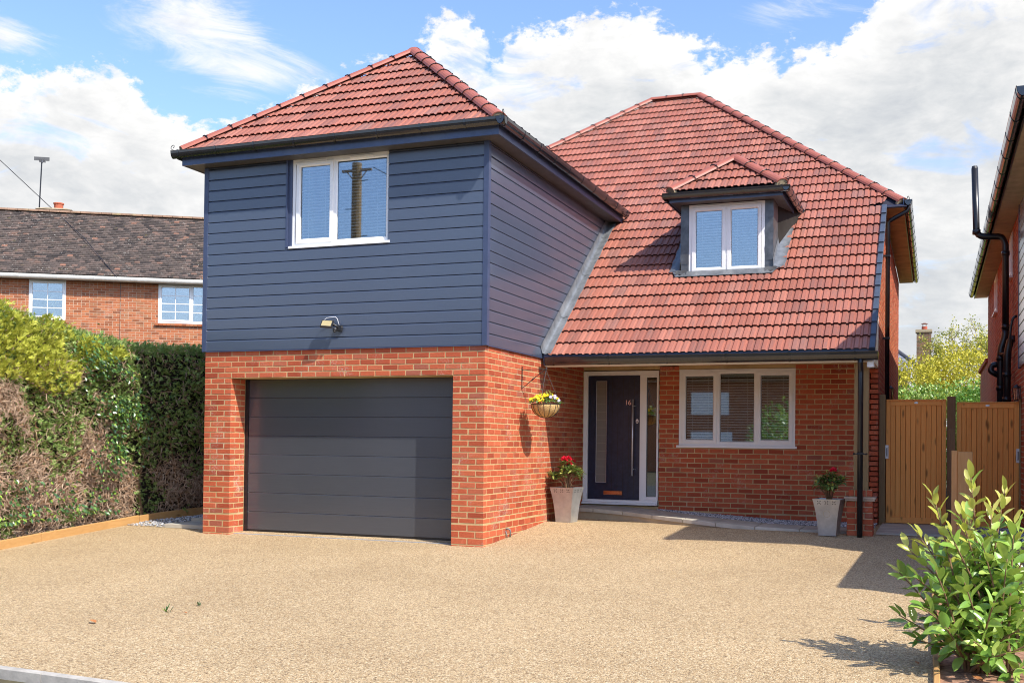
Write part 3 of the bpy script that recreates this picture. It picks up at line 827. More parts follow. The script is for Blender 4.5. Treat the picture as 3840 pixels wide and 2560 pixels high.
class Roof:
    """tiles on planes; the nearest whole ones become parts"""
    def __init__(s): s.whole = []; s.cut = []
    def plane(s, O, U, S, poly, par, u_start=0., s0=0., hole=None, bond=True):
        """O origin on the eave, U along eave, S up the slope (unit), poly convex CCW in (u,s)"""
        U = Vector(U).normalized(); S = Vector(S).normalized(); N = U.cross(S).normalized()
        if N.z < 0: N = -N
        M_ = frame(Vector(O), U, S, N)
        us = [p[0] for p in poly]; ss = [p[1] for p in poly]
        def inside(p, e=0.):
            for (a, b) in zip(poly, poly[1:]+poly[:1]):
                if (b[0]-a[0])*(p[1]-a[1])-(b[1]-a[1])*(p[0]-a[0]) < -e: return False
            return True
        r_ = 0; sv = s0
        while sv < max(ss):
            off = U_ if (bond and r_ % 2) else 0
            k = math.floor((min(us)-u_start-off)/(2*U_))
            while u_start+off+k*2*U_ < max(us):
                ua = u_start+off+k*2*U_; k += 1
                cs = [(ua, sv), (ua+2*U_, sv), (ua+2*U_, sv+GA), (ua, sv+GA)]
                ins = [inside(c) for c in cs]
                mid = (ua+U_, sv+GA/2)
                if hole and hole((M_ @ Vector((mid[0], mid[1], 0)))): continue
                if all(ins): s.whole.append((M_, ua, sv, par))
                elif any(ins) or inside(mid) or any(inside((ua+2*U_*i/4, sv+GA*j/4)) for i in range(5) for j in range(5)): s.cut.append((M_, ua, sv, par, poly))
            r_ += 1; sv += GA
        return M_
    def build(s, nind):
        wh = sorted(s.whole, key=lambda t: ((t[0] @ Vector((t[1]+U_, t[2]+.15, 0)))-CAM).length)
        metas = []
        for v in range(6):
            mb = MB(); vs, fs = tile_geo(tail=.033+R.uniform(-.003, .003)); mb.add(vs, fs); me = mb.mesh('tile'); me.materials.append(TILE)
            metas.append(me)
        for M_, ua, sv, par in wh[:nind]:
            o = bpy.data.objects.new('tile', R.choice(metas))
            link(o, par, M_ @ Matrix.Translation((ua, sv, R.uniform(-.0015, .0015))) @ Matrix.Rotation(R.uniform(-.004, .004), 4, 'Z'))
        by = {}
        for t in wh[nind:]: by.setdefault(t[3], [[], []])[0].append(t)
        for t in s.cut: by.setdefault(t[3], [[], []])[1].append(t)
        for par, (w, c) in by.items():
            mb = MB()
            for M_, ua, sv, _ in w:
                vs, fs = tile_geo(tail=.033+R.uniform(-.002, .002))
                mb.add([M_ @ Vector((x+ua, y+sv, z)) for x, y, z in vs], fs)
            for M_, ua, sv, _, poly in c:
                vs, fs = tile_geo()
                bm_ = bmesh.new(); vv = [bm_.verts.new((x+ua, y+sv, z)) for x, y, z in vs]
                for f in fs: bm_.faces.new([vv[i] for i in f])
                for (a, b) in zip(poly, poly[1:]+poly[:1]):
                    nx, ny = (b[1]-a[1]), -(b[0]-a[0])
                    g = bm_.verts[:]+bm_.edges[:]+bm_.faces[:]
                    if not bm_.verts: break
                    bmesh.ops.bisect_plane(bm_, geom=g, plane_co=(a[0], a[1], 0), plane_no=(nx, ny, 0), clear_outer=True)
                bm_.verts.index_update()
                mb.add([M_ @ v.co for v in bm_.verts], [[v.index for v in f.verts] for f in bm_.faces]); bm_.free()
            o = mb.build('tiling', TILE, par); kind(o, 'stuff')
RF = Roof()
def solid_plane(name, pts, mat, par, drop=.02):
    mb = MB(); n = len(pts); nrm = (Vector(pts[1])-Vector(pts[0])).cross(Vector(pts[2])-Vector(pts[0])).normalized()
    if nrm.z < 0: nrm = -nrm
    a = [Vector(p)-nrm*.004 for p in pts]; b = [p-nrm*drop for p in a]
    mb.add(a+b, [tuple(range(n)), tuple(range(n, 2*n))[::-1]]+[(i, n+i, n+(i+1) % n, (i+1) % n) for i in range(n)])
    return mb.build(name, mat, par)
UND = plain('roof_underlay', (.03, .03, .045), .8, .2, 4, .2)
# garage roof (hip end to the front)
ge, gp = 5.235, .797
gx0, gx1, gy0 = -4.515, .252, -.252
gxc = (gx0+gx1)/2; gh = gx1-gxc; gzt = ge+gp*gh; gya = gy0+gh
yv = 2.05+(ge-2.52)/.76; yr = 2.05+(gzt-2.52)/.76
groof = solid_plane('garage_roof', [(gx0, gy0, ge), (gx1, gy0, ge), (gxc, gya, gzt)], UND, H)
solid_plane('roof_deck', [(gx1, gy0, ge), (gx1, yv, ge), (gxc, yr, gzt), (gxc, gya, gzt)], UND, groof)
solid_plane('roof_deck', [(gx0, gy0, ge), (gx0, 9, ge), (gxc, 9, gzt), (gxc, gya, gzt)], UND, groof)
sl_ = math.hypot(1, gp)
Lg = gh*sl_
sd = Vector((0, 1, gp)).normalized()
RF.plane((gx0, gy0, ge), (1, 0, 0), sd, [(0.04, -.02), (2*gh-.04, -.02), (gh+.02, Lg), (gh-.02, Lg)], groof, u_start=.0, s0=-.02)
RF.plane((gx1, gy0, ge), (0, 1, 0), Vector((-1, 0, gp)).normalized(), [(0.04, -.02), (yv-gy0+.25, -.02), (yr-gy0+.3, Lg), (gh-.02, Lg)], groof, s0=-.02)
# main roof, front slope
mp = .76; me_ = 2.49; my = 2.05
sm = Vector((0, 1, mp)).normalized(); k1 = math.hypot(1, mp)
def zy(y): return me_+mp*(y-my)
mroof = solid_plane('main_roof', [(.03, my+.03, zy(my+.03)), (4.55, my+.03, zy(my+.03)), (4.55, 5.38, zy(5.38)), (.03, 5.38, zy(5.38))], UND, H)
RX, RZ, RY = .62, zy(10.1), 10.1
LX = -.44
solid_plane('roof_deck', [(-4.9, 5.381, zy(5.381)), (4.86, 5.381, zy(5.381)), (4.80, 5.5, zy(5.5)), (RX, RY, RZ), (LX, RY, RZ), (-4.9, 5.6, zy(5.6))], UND, mroof)
solid_plane('roof_deck', [(4.86, 5.44, zy(5.44)), (4.86, 14, zy(5.44)), (RX, 10.6, RZ), (RX, RY, RZ)], TILE, mroof)
solid_plane('roof_deck', [(-5, 5.44, zy(5.44)), (-5, 14, zy(5.44)), (LX, 10.6, RZ), (LX, RY, RZ)], TILE, mroof)
S = lambda y: (y-my)*k1
DX0, DX1, DYF = 1.624, 3.017, 3.86       # dormer body
def in_dormer(p): return DX0+.02 < p.x < DX1-.02 and p.y > DYF-.06 and p.z < 5.1 and p.y < 5.45
RF.plane((0, my, me_), (1, 0, 0), sm, [(.125, -.02), (4.50, -.02), (4.50, S(5.39)), (.125, S(5.39))], mroof, u_start=4.50-24*2*U_, s0=-.02, hole=in_dormer)
nrow = math.ceil((S(5.39)+.02)/GA)
sb = -.02+GA*round((S(5.39)+.02)/GA)
# rows above start where the lower batch stops
low_rows = [w for w in RF.whole if w[3] is mroof]
RF.whole = [w for w in RF.whole if w[3] is not mroof or w[2] < sb-.01]
RF.cut = [w for w in RF.cut if w[3] is not mroof or w[2] < sb-.01]
for i, w in enumerate(RF.cut):
    if w[3] is mroof: RF.cut[i] = (w[0], w[1], w[2], w[3], [(.125, -.02), (4.50, -.02), (4.50, 9), (.125, 9)])
RF.plane((0, my, me_), (1, 0, 0), sm, [(-4.0, sb), (4.50, sb), (4.52, sb+.1), (4.66, S(5.52)), (RX, S(RY)), (LX, S(RY)), (-4.0, S(6.5))], mroof, u_start=4.50-40*2*U_, s0=sb)
# dormer roof
de = 5.085; DS = 4.925
dx0, dx1, dy0 = 1.495, 3.185, DYF-.25; dxc = (dx0+dx1)/2
dh = (dx1-dx0)/2; dgp = .74; dzt = de+dgp*dh; dya = dy0+dh
yvd = my+(de-me_)/mp; yrd = my+(dzt-me_)/mp
droof = solid_plane('dormer_roof', [(dx0, dy0, de), (dx1, dy0, de), (dxc, dya, dzt)], UND, H)
solid_plane('roof_deck', [(dx1, dy0, de), (dx1, yvd+.1, de), (dxc, yrd+.1, dzt), (dxc, dya, dzt)], UND, droof)
solid_plane('roof_deck', [(dx0, dy0, de), (dx0, yvd+.1, de), (dxc, yrd+.1, dzt), (dxc, dya, dzt)], UND, droof)
sld = math.hypot(1, dgp)
RF.plane((dx0, dy0, de), (1, 0, 0), Vector((0, 1, dgp)).normalized(), [(.03, -.02), (2*dh-.03, -.02), (dh+.02, dh*sld), (dh-.02, dh*sld)], droof, s0=-.02)
RF.plane((dx1, dy0, de), (0, 1, 0), Vector((-1, 0, dgp)).normalized(), [(.03, -.02), (yvd-dy0+.2, -.02), (yrd-dy0+.2, dh*sld), (dh, dh*sld)], droof, s0=-.02)
RF.plane((dx0, yvd+.3, de), (0, -1, 0), Vector((1, 0, dgp)).normalized(), [(0, -.02), (yvd+.3-dy0-.03, -.02), (yvd+.3-dy0-dh, dh*sld), (0, dh*sld)], droof, s0=-.02)
RF.build(300)
# hip and ridge tiles
def hips(A, Bp, par, name='hip_tile', r=.108, step=.40, up=None, start_cap=True, lift=.0):
    A, Bp = Vector(A), Vector(Bp); d = (Bp-A); L = d.length; d.normalize()
    side = d.cross(Z_).normalized(); up = side.cross(d).normalized()
    n = max(1, round(L/step)); st = L/n
    N_ = 8
    me_cache = None
    for k in range(n):
        if me_cache is None:
            mb = MB(); ra, rb, th = r, r*.93, .016; Lk = st+.02
            a0, a1 = math.radians(8), math.radians(172)
            def arc(rad, l): return [(rad*math.cos(a0+(a1-a0)*i/N_), rad*math.sin(a0+(a1-a0)*i/N_)*.80, l) for i in range(N_+1)]
            o1, o2, i1, i2 = arc(ra, 0), arc(rb, Lk), arc(ra-th, 0), arc(rb-th, Lk)
            q = N_+1
            mb.add(o1+o2+i1+i2, [(i, i+1, q+i+1, q+i) for i in range(N_)]+[(2*q+i+1, 2*q+i, 3*q+i, 3*q+i+1) for i in range(N_)]+[(i+1, i, 2*q+i, 2*q+i+1) for i in range(N_)]+[(0, q, 3*q, 2*q), (q-1, 3*q-1, 4*q-1, 2*q-1)])
            me_cache = mb.mesh(name); me_cache.materials.append(HIPT)
        M_ = frame(A+d*(st*k)+up*(-.028+lift), side, up, d)
        link(bpy.data.objects.new(name, me_cache), par, M_)
        if k:
            cm_ = MB(); q = []
            for i in range(9):
                a = math.radians(6+168*i/8); q.append(M_ @ Vector(((r+.006)*math.cos(a), (r+.006)*math.sin(a)*.8, -.004)))
            cm_.tube(q, .0055, 5)
            for a in (40, 100):
                a = math.radians(a); c = M_ @ Vector(((r+.008)*math.cos(a), (r+.008)*math.sin(a)*.8, -.004)); cm_.tube([c-d*.022, c, c+d*.022], [.004, .011, .004], 5)
            cm_.build('tile_clip', BLACK, par)
    if start_cap:
        mb = MB(); a0, a1 = 0, PI
        pts = [((r-.016)*math.cos(PI*i/8), (r-.016)*math.sin(PI*i/8)*.8) for i in range(9)]+[(-(r-.016), -.05), ((r-.016), -.05)]
        mb.prism(pts, frame(A+up*(-.028+lift), side, up, d), .006, .05); mb.build('mortar_end', SAND, par)
        # scroll hip iron
        im = MB(); q = [A+up*.01-d*.02, A-d*.10+up*.02]
        for i in range(10):
            t = i/9; a = -.5*PI+t*1.9*PI; rr_ = .035*(1-.55*t)
            q.append(A-d*(.13+rr_*math.cos(a)*1.0)+Z_*(.095+rr_*math.sin(a)))
        im.tube(q, .005, 6); im.build('hip_iron', IRON, par, smooth=True)
hz = .055
hips((gx1+.01, gy0-.01, ge+.03), (gxc, gya, gzt+hz), groof)
hips((gx0-.01, gy0-.01, ge+.03), (gxc, gya, gzt+hz), groof)
hips((gxc, gya, gzt+hz), (gxc, yr, gzt+hz), groof, 'ridge_tile', start_cap=False)
hips((4.80, 5.48, zy(5.48)+.02), (RX, RY, RZ+.05), mroof)
hips((-4.9, 5.55, zy(5.55)+.02), (LX, RY, RZ+.05), mroof)
hips((LX, RY, RZ+.05), (RX, RY, RZ+.05), mroof, 'ridge_tile', start_cap=False)
hips((dx1+.0, dy0-.0, de+.03), (dxc, dya, dzt+.05), droof, step=.42)
hips((dx0, dy0, de+.03), (dxc, dya, dzt+.05), droof, step=.42)
hips((dxc, dya, dzt+.05), (dxc, yrd+.1, dzt+.05), droof, 'ridge_tile', start_cap=False)
# fascias, soffits, gutters
def gutter(A, Bp, out, par, r=.056, step=.75, cap=(True, True), dark=GUTTER, deep=1.7):
    GD = deep
    A, Bp, out = Vector(A), Vector(Bp), Vector(out).normalized(); d = (Bp-A); L = d.length; d.normalize()
    prof = [(r*math.cos(PI+PI*i/10), r*math.sin(PI+PI*i/10)*GD) for i in range(11)]
    inner = [((r-.004)*math.cos(PI+PI*i/10), (r-.004)*math.sin(PI+PI*i/10)*GD) for i in range(11)][::-1]
    prof = prof+[(r+.003, .006), (r-.004, .006)]+inner+[(-r, .006)]
    mb = MB(); mb.prism(prof, frame(A, out, Z_, d), 0, L)
    for on, p, s_ in ((cap[0], 0, 1), (cap[1], L, -1)):
        if on: mb.prism([((r)*math.cos(PI+PI*i/10), r*math.sin(PI+PI*i/10)*GD) for i in range(11)], frame(A+d*p, out, Z_, d*s_), 0, .006)
    g = mb.build('gutter', dark, par, smooth=False)
    n = int(L/step); 
    for k in range(n+1):
        l = min(.12+k*step, L-.05); bm2 = MB(); q = []
        for i in range(9):
            a = PI*.98+PI*1.04*i/8
            q.append(A+d*l+out*((r+.006)*math.cos(a))+Z_*((r+.006)*math.sin(a)*GD+.003))
        w_ = .012
        vs = [p-d*w_ for p in q]+[p+d*w_ for p in q]
        q2 = [A+d*l+out*((r+.001)*math.cos(PI*.98+PI*1.04*i/8))+Z_*((r+.001)*math.sin(PI*.98+PI*1.04*i/8)*GD+.003) for i in range(9)]
        vs += [p-d*w_ for p in q2]+[p+d*w_ for p in q2]
        fs = [(i, i+1, 10+i, 9+i) for i in range(8)]+[(i+1, i, 18+i, 19+i) for i in range(8)]+[(9+i, 10+i, 28+i, 27+i) for i in range(8)]
        bm2.add(vs, fs); bm2.build('gutter_bracket', dark, g)
    return g
gr = .058
gutter((gx0-.11, gy0-.060, 5.235), (gx1+.118, gy0-.060, 5.235), (0, -1, 0), groof, gr, .62)
gutter((gx1+.060, gy0-.118, 5.235), (gx1+.060, 5.45, 5.235), (1, 0, 0), groof, gr, .62, (True, True))
gutter((gx0-.060, gy0, 5.235), (gx0-.060, 9, 5.235), (-1, 0, 0), groof, gr, 1.5)
B('fascia', FASCIA, groof, (gx0, gy0, 5.048, gx1, gy0+.02, 5.235)); B('fascia', TRIM, groof, (gx1-.02, gy0+.02, 5.048, gx1, 5.42, 5.235)); B('fascia', FASCIA, groof, (gx0, gy0+.02, 5.048, gx0+.02, 9, 5.235))
B('soffit', SOFFIT, groof, (gx0+.021, gy0+.021, 5.052, gx1-.021, .05, 5.065), (.003, .05, 5.052, gx1-.021, 5.40, 5.065), (gx0+.021, .05, 5.052, XL-.003, 9, 5.065))
gutter((.10, my-.065, 2.462), (4.60, my-.065, 2.462), (0, -1, 0), mroof, .062, .82)
B('fascia', FASCIA, mroof, (.045, my+.0, 2.36, 4.545, my+.02, 2.515))
sfm = B('porch_soffit', CREAM, H, (.05, my+.021, 2.355, 4.54, my+.20, 2.37), (.05, my+.14, 2.343, 4.54, my+.17, 2.3545), (.05, my+.06, 2.343, 4.54, my+.075, 2.3545))
pm = MB()
for k in range(44):
    x = .12+k*.1; pm.box(x, my+.095, 2.3535, x+.012, my+.125, 2.3548)
pm.build('vent_slot', BLACK, sfm)
B('porch_beam', POSTW, H, (.03, my+.2, 2.37, 4.50, my+.34, 2.56))
solid_plane('porch_ceiling', [(.01, my+.34, zy(my+.34)-.12), (4.50, my+.34, zy(my+.34)-.12), (4.50, YW, zy(YW)-.12), (.01, YW, zy(YW)-.12)], CREAM, H)
spm = MB(); spm.prism([(my+.06, 2.40), (YW-.002, 2.40), (YW-.002, zy(YW)-.13), (my+.06, zy(my+.06)-.09)], frame(Vector((4.46, 0, 0)), Y_, Z_, X_), 0, .045); spm.build('side_spandrel', UPVC, H)
B('box_end', UPVC, H, (4.46, my-.0, 2.27, 4.545, my+.16, 2.352), bev=.004)
# dry verge caps on the right edge
VG = plain('grey_verge_cap', (.06, .075, .105), .4, .4, 12, .15)
s_ = -.03
while s_ < S(5.36):
    mb = MB(); M_ = frame(Vector((4.49, my, me_)), X_, sm, Vector((0, -mp, 1)).normalized())
    a, b = s_, s_+GA
    t0, t1 = .062, .040
    vs = []
    for (l, t) in ((a, t0), (b+.01, t1)):
        for (x, z) in ((0, t-.004), (.004, t), (.066, t), (.072, t-.006), (.072, t-.085), (.0, t-.085)): vs.append(M_ @ Vector((x, l, z)))
    mb.add(vs, [(i, (i+1) % 6, 6+(i+1) % 6, 6+i) for i in range(6)]+[tuple(range(6))[::-1], tuple(range(6, 12))])
    mb.build('verge_cap', VG, mroof); s_ += GA
# lead gutter between cladding and tiles
lm = MB(); Mv = frame(Vector((.03, my, me_)), X_, sm, Vector((0, -mp, 1)).normalized())
nseg = 26; Ls = S(5.5)
for j in range(nseg):
    pass
vs = []; fs = []
for j in range(nseg+1):
    l = Ls*j/nseg; wv = .006*math.sin(j*1.9)+.004*math.sin(j*4.3)
    for (x, z) in ((.004, .17), (.008, .055), (.05, .035), (.115+wv, .056+wv*.5), (.135+wv, .05)): vs.append(Mv @ Vector((x, l, z)))
for j in range(nseg):
    for k in range(4): fs.append((j*5+k, j*5+k+1, (j+1)*5+k+1, (j+1)*5+k))
lm.add(vs, fs); lm.build('lead_flashing', LEAD, mroof, smooth=True)
for l in (1.0, 2.3, 3.6):
    mb = MB(); mb.add([Mv @ Vector(p) for p in ((.005, l, .175), (.009, l, .06), (.05, l, .040), (.118, l, .061), (.118, l+.012, .061), (.05, l+.012, .040), (.009, l+.012, .06), (.005, l+.012, .175))], [(0, 1, 6, 7), (1, 2, 5, 6), (2, 3, 4, 5)]); mb.build('lead_lap', DLEAD, mroof)
def leadtongue(P, L=.32, dirx=1, w=.09, par=None):
    mb = MB(); vs = []; n = 7; P = Vector(P)
    for j in range(n):
        t = j/(n-1); c = P+X_*dirx*L*t+Z_*(-.05*math.sin(t*PI)+.035*t)
        wv = w*(1-t*.8)
        vs += [c+Vector((0, -wv*.4, -wv*.25)), c+Vector((0, wv*.6, wv*.5))]
    mb.add(vs, [(2*j, 2*j+2, 2*j+3, 2*j+1) for j in range(n-1)]); mb.build('lead_tongue', LEAD, par or mroof, smooth=True)
leadtongue((gx1+.06, 5.42, 5.08), .36)
leadtongue((dx1+.04, yvd-.15, 4.95), .34, par=droof)
# main eave on the right: box end, soffit, gutter
BOX = plain('blue_box_end', (.03, .07, .22), .3, .5, 6, .2)
B('box_end', BOX, mroof, (XR+.003, 5.42, 5.03, 4.80, 5.44, zy(5.42)+.0))
B('soffit', plain('brick_bounce_soffit', (.42, .30, .13), .55, .3, 3, .3, .2, 10., dirt=(.30, .22, .09)), mroof, (XR+.003, 5.441, 5.03, 4.80, 13.9, 5.045))  # orange brown holds the light bounced from the brick walls
B('fascia', FASCIA, mroof, (4.80, 5.42, 5.03, 4.815, 13.9, 5.16))
gutter((4.875, 5.40, 5.125), (4.875, 13.95, 5.125), (1, 0, 0), mroof, .056, .62)
dm = MB()
dm.tube([(4.875, 5.5, 5.09), (4.875, 5.5, 5.0), (4.86, 5.5, 4.965), (4.61, 5.5, 4.83), (4.575, 5.5, 4.79), (4.575, 5.5, .15)], .034, 12)
dp = dm.build('downpipe', BLACK, H, smooth=True)
for z in (4.25, 2.95, 1.7): B('pipe_clip', BLACK, dp, (4.50, 5.45, z, 4.615, 5.55, z+.03))
# porch post on brick plinth, downpipe
B('porch_post', POSTW, H, (4.30, 2.20, .69, 4.478, 2.36, 2.36), bev=.004)
B('post_foot', POSTW, H, (4.297, 2.197, .98, 4.481, 2.2, 1.06))
pl = B('post_plinth', MORTAR, H, (4.226, 2.136, -.1, 4.534, 2.414, .545), (4.244, 2.152, .60, 4.526, 2.40, .69))
PB = Bricks()
z = .54; k = 0
while z > 0:
    z0 = z-.066
    if k % 2 == 0: segs = [(4.22, 4.3225), (4.3325, 4.4275), (4.4375, 4.54)]
    else: segs = [(4.22, 4.375), (4.385, 4.54)]
    for a, b in segs: PB.add(a, b, 2.13, 2.235, z0, z, pl); 
    PB.add(4.4375, 4.54, 2.245, 2.42, z0, z, pl); z -= .0754; k += 1
for a, b in ((4.238, 4.305), (4.318, 4.452), (4.462, 4.532)): PB.add(a, b, 2.146, 2.40, .606, .688, pl)
PB.build(BRICK, 60)
B('plinth_cap', plain('sandstone_cap', (.48, .36, .26), .85, .2, 8, .2, .3, 50.), pl, (4.185, 2.10, .572, 4.575, 2.45, .598), (4.195, 2.11, .546, 4.565, 2.44, .572), bev=.003)
dm = MB(); dm.tube([(4.385, 1.985, 2.38), (4.385, 1.985, 2.31), (4.385, 2.06, 2.25), (4.385, 2.062, 2.2), (4.385, 2.062, .04)], .035, 12)
dp2 = dm.build('downpipe', BLACK, H, smooth=True)
cl = MB(); cl.tube([(4.31, 2.062, 1.155), (4.46, 2.062, 1.155)], .008, 6); cl.box(4.345, 2.02, 1.145, 4.425, 2.11, 1.17); cl.tube([(4.318, 2.05, 1.155), (4.30, 2.04, 1.155)], .013, 8); cl.tube([(4.452, 2.05, 1.155), (4.47, 2.04, 1.155)], .013, 8)
cl.build('pipe_clip', BLACK, dp2)
# dormer body and window
db = B('dormer_cheeks', DLEAD, H, (DX0, DYF, 3.85, 1.748, 5.3, DS), (2.894, DYF, 3.85, DX1, 5.3, DS), (1.748, DYF+.09, 3.6, 2.894, DYF+.2, 3.90))
for x0_, x1_ in ((DX0-.004, 1.744), (2.898, DX1+.004)):
    cm2 = MB(); n = 10
    vs = []
    for j in range(n+1):
        z = 4.02+(DS-.01-4.02)*j/n; wv = .004*math.sin(j*2.1+x0_*9)
        vs += [(x0_+wv, DYF-.006+wv, z), (x1_-wv, DYF-.008-wv, z)]
    cm2.add(vs, [(2*j, 2*j+1, 2*j+3, 2*j+2) for j in range(n)]); cm2.build('lead_face', DLEAD, db, smooth=True)
# window plane is a little proud of the tiles
window(H, (1.748, DYF-.004, 3.86), (1, 0, 0), (0, -1, 0), 1.146, DS-3.86-.005, [(.062, .545, True), (.601, 1.084, True)], 'dormer_window', sill=False, seed=5)
# lead apron & soakers
am = MB(); vs = []; n = 22
Na = Vector((0, -mp, 1)).normalized()
for j in range(n+1):
    t = j/n; x = 1.50+1.60*t; wv = .008*math.sin(j*2.7)+.004*math.sin(j*5.1)
    top = Vector((x, DYF-.035, 0)); top.z = zy(top.y)+.062
    e = 1 if 0 < j < n else .35
    lowp = Vector((x+(.03 if j == 0 else (-.03 if j == n else 0)), DYF-.035-.125*e-wv, 0)); lowp.z = zy(lowp.y)+.062+wv*.4
    vs += [Vector((x, DYF-.02, top.z+.006)), top, lowp]
am.add(vs, [(3*j+k, 3*j+3+k, 3*j+4+k, 3*j+1+k) for j in range(n) for k in range(2)]); am.build('lead_apron', LEAD, db, smooth=True)
for xs_, sgn in ((DX1+.004, 1), (DX0-.004, -1)):
    mb = MB(); vs = []; n = 12
    for j in range(n+1):
        y = DYF-.03+(4.95-DYF)*j/n; wv = .008*math.sin(j*2.2+xs_)
        vs += [(xs_, y, zy(y)+.20), (xs_+sgn*.01, y, zy(y)+.07), (xs_+sgn*(.17+wv), y, zy(y)+.055+wv*.6)]
    mb.add(vs, [(3*j+k, 3*j+3+k, 3*j+4+k, 3*j+1+k) for j in range(n) for k in range(2)]); mb.build('lead_soaker', LEAD, db, smooth=True)
    mb = MB(); vs = []
    for j, (a, b) in enumerate(((0, .0), (.04, .03), (.09, -.01), (.14, .02), (.17, -.02))):
        vs += [(xs_+sgn*a-sgn*.11, DYF-.04+b*.3, zy(DYF-.04)+.085+b*.3), (xs_+sgn*a-sgn*.11, DYF-.12+b, zy(DYF-.12)+.066+abs(b)*.4)]
    mb.add(vs, [(2*j, 2*j+1, 2*j+3, 2*j+2) for j in range(4)]); mb.build('lead_corner', DLEAD, db, smooth=True)
B('fascia', FASCIA, droof, (dx0, dy0, DS, dx1, dy0+.018, 5.08), (dx1-.018, dy0+.018, DS, dx1, yvd-.15, 5.08), (dx0, dy0+.018, DS, dx0+.018, yvd-.15, 5.08))
B('soffit', SOFFIT, droof, (dx0+.02, dy0+.02, DS+.004, dx1-.02, DYF-.012, DS+.016), (DX1+.004, DYF-.012, DS+.004, dx1-.02, yvd, DS+.016), (dx0+.02, DYF-.012, DS+.004, DX0-.004, yvd, DS+.016))
gutter((dx0-.09, dy0-.058, 5.045), (dx1+.115, dy0-.058, 5.045), (0, -1, 0), droof, .055, .55, deep=1.45)
gutter((dx1+.058, dy0-.11, 5.045), (dx1+.058, yvd-.1, 5.045), (1, 0, 0), droof, .055, .35, deep=1.45)
gutter((dx0-.058, dy0, 5.045), (dx0-.058, yvd-.1, 5.045), (-1, 0, 0), droof, .055, .5)

# ================================================================== THINGS ON THE HOUSE
# floodlight
fl = thing('floodlight', 'small black security floodlight with looped cable on the navy cladding', 'floodlight', (-2.1, -.04, 2.74))
Mf = Matrix.Translation((-2.21, -.155, 2.785)) @ Matrix.Rotation(math.radians(-32), 4, 'X') @ Matrix.Rotation(math.radians(8), 4, 'Z')
mb = MB(); mb.box(-.085, -.014, -.055, .085, .014, .055, M=Mf); mb.build('lamp_head', IRON, fl)
mb = MB()
for k in range(8): x = -.06+k*.017; mb.box(x, .014, -.04, x+.005, .035, .04, M=Mf)
mb.build('cooling_fins', STEEL, fl)
mb = MB(); mb.box(-.068, -.0165, -.042, .068, -.0145, .042, M=Mf); mb.build('lens', plain('yellow_lens', (.42, .34, .17), .3, .5, 20, .05), fl)
mb = MB(); mb.tube([(-2.14, -.14, 2.79), (-2.10, -.10, 2.76), (-2.085, -.045, 2.735)], .012, 6); mb.box(-2.125, -.075, 2.70, -2.04, -.036, 2.77); mb.build('bracket', IRON, fl)
mb = MB(); mb.tube([(-2.115, -.11, 2.735), (-2.115, -.12, 2.69)], [.03, .024], 10); mb.tube([(-2.115, -.12, 2.69), (-2.115, -.122, 2.675)], [.024, .010], 10); mb.build('motion_sensor', IRON, fl, smooth=True)
mb = MB(); q = [(-2.26, -.13, 2.80), (-2.275, -.12, 2.84), (-2.25, -.10, 2.872), (-2.19, -.09, 2.882), (-2.13, -.08, 2.885), (-2.11, -.06, 2.86), (-2.10, -.05, 2.81), (-2.09, -.045, 2.775)]
mb.tube(q, .0055, 6); mb.build('cable', plain('pale_cable', (.5, .5, .52), .4, .5), fl, smooth=True)
# overflow pipe at the foot of the wall
mb = MB(); mb.tube([(-.01, .77, .105), (.035, .77, .11), (.055, .775, .10), (.06, .79, .07), (.05, .80, -.0)], .011, 8); mb.tube([(.0, .765, .08), (.02, .76, .03), (.02, .765, -.005)], .008, 8)
op = mb.build('overflow_pipe', plain('grey_pipe', (.18, .18, .18), .5, .4), smooth=True); tag(op, 'short bent grey overflow pipe low on the sunlit brick side wall', 'pipe')
# hanging basket bracket
yb = 1.297
hb = thing('basket_bracket', 'black wrought iron hanging bracket on the brick side wall', 'bracket', (0, yb, 2.0))
mb = MB(); mb.box(0.002, yb-.010, 1.98, .008, yb+.010, 2.29); mb.build('wall_plate', IRON, hb)
mb = MB(); mb.tube([(.008, yb, 2.245), (.355, yb, 2.25), (.365, yb, 2.265), (.355, yb, 2.285), (.34, yb, 2.28)], .005, 6); mb.build('arm', IRON, hb)
q = [(.012, yb, 2.03), (.05, yb, 2.035)]; mb = MB(); mb.tube([(.012, yb, 2.0), (.045, yb, 2.02), (.17, yb, 2.12), (.31, yb, 2.225), (.345, yb, 2.248)], [.005, .005, .005, .005, .005], 6); mb.tube([(.13, yb, 2.088), (.165, yb, 2.116), (.19, yb, 2.136)], [.005, .012, .005], 6); mb.build('brace', IRON, hb)
bc = Vector((.352, yb, 1.775)); br = .20
bk_ = thing('hanging_basket', 'coir-lined wire basket of yellow and lilac pansies hanging by the porch', 'hanging basket', (bc.x, bc.y, bc.z-.18))
def lathe(prof, n=20):
    vs = []; fs = []; m = len(prof)
    for k in range(n):
        a = 2*PI*k/n
        for r_, z in prof: vs.append((r_*math.cos(a), r_*math.sin(a), z))
    for k in range(n):
        for j in range(m-1): fs.append((k*m+j, ((k+1) % n)*m+j, ((k+1) % n)*m+j+1, k*m+j+1))
    return vs, fs
prof = [(br*math.cos(a)*.985, -.185*math.sin(a)) for a in [i*PI/2/9 for i in range(10)]]
vs, fs = lathe([(0.001, -.02)]+[(br*.9, -.01)]+prof, 24); mb = MB(); mb.add([Vector(v)+bc for v in vs], fs)
COIR = plain('coir_fibre', (.50, .33, .14), .95, .1, 60, .35, .9, 70., dirt=(.3, .19, .08))
mb.build('coir_liner', COIR, bk_, smooth=True)
mb = MB()
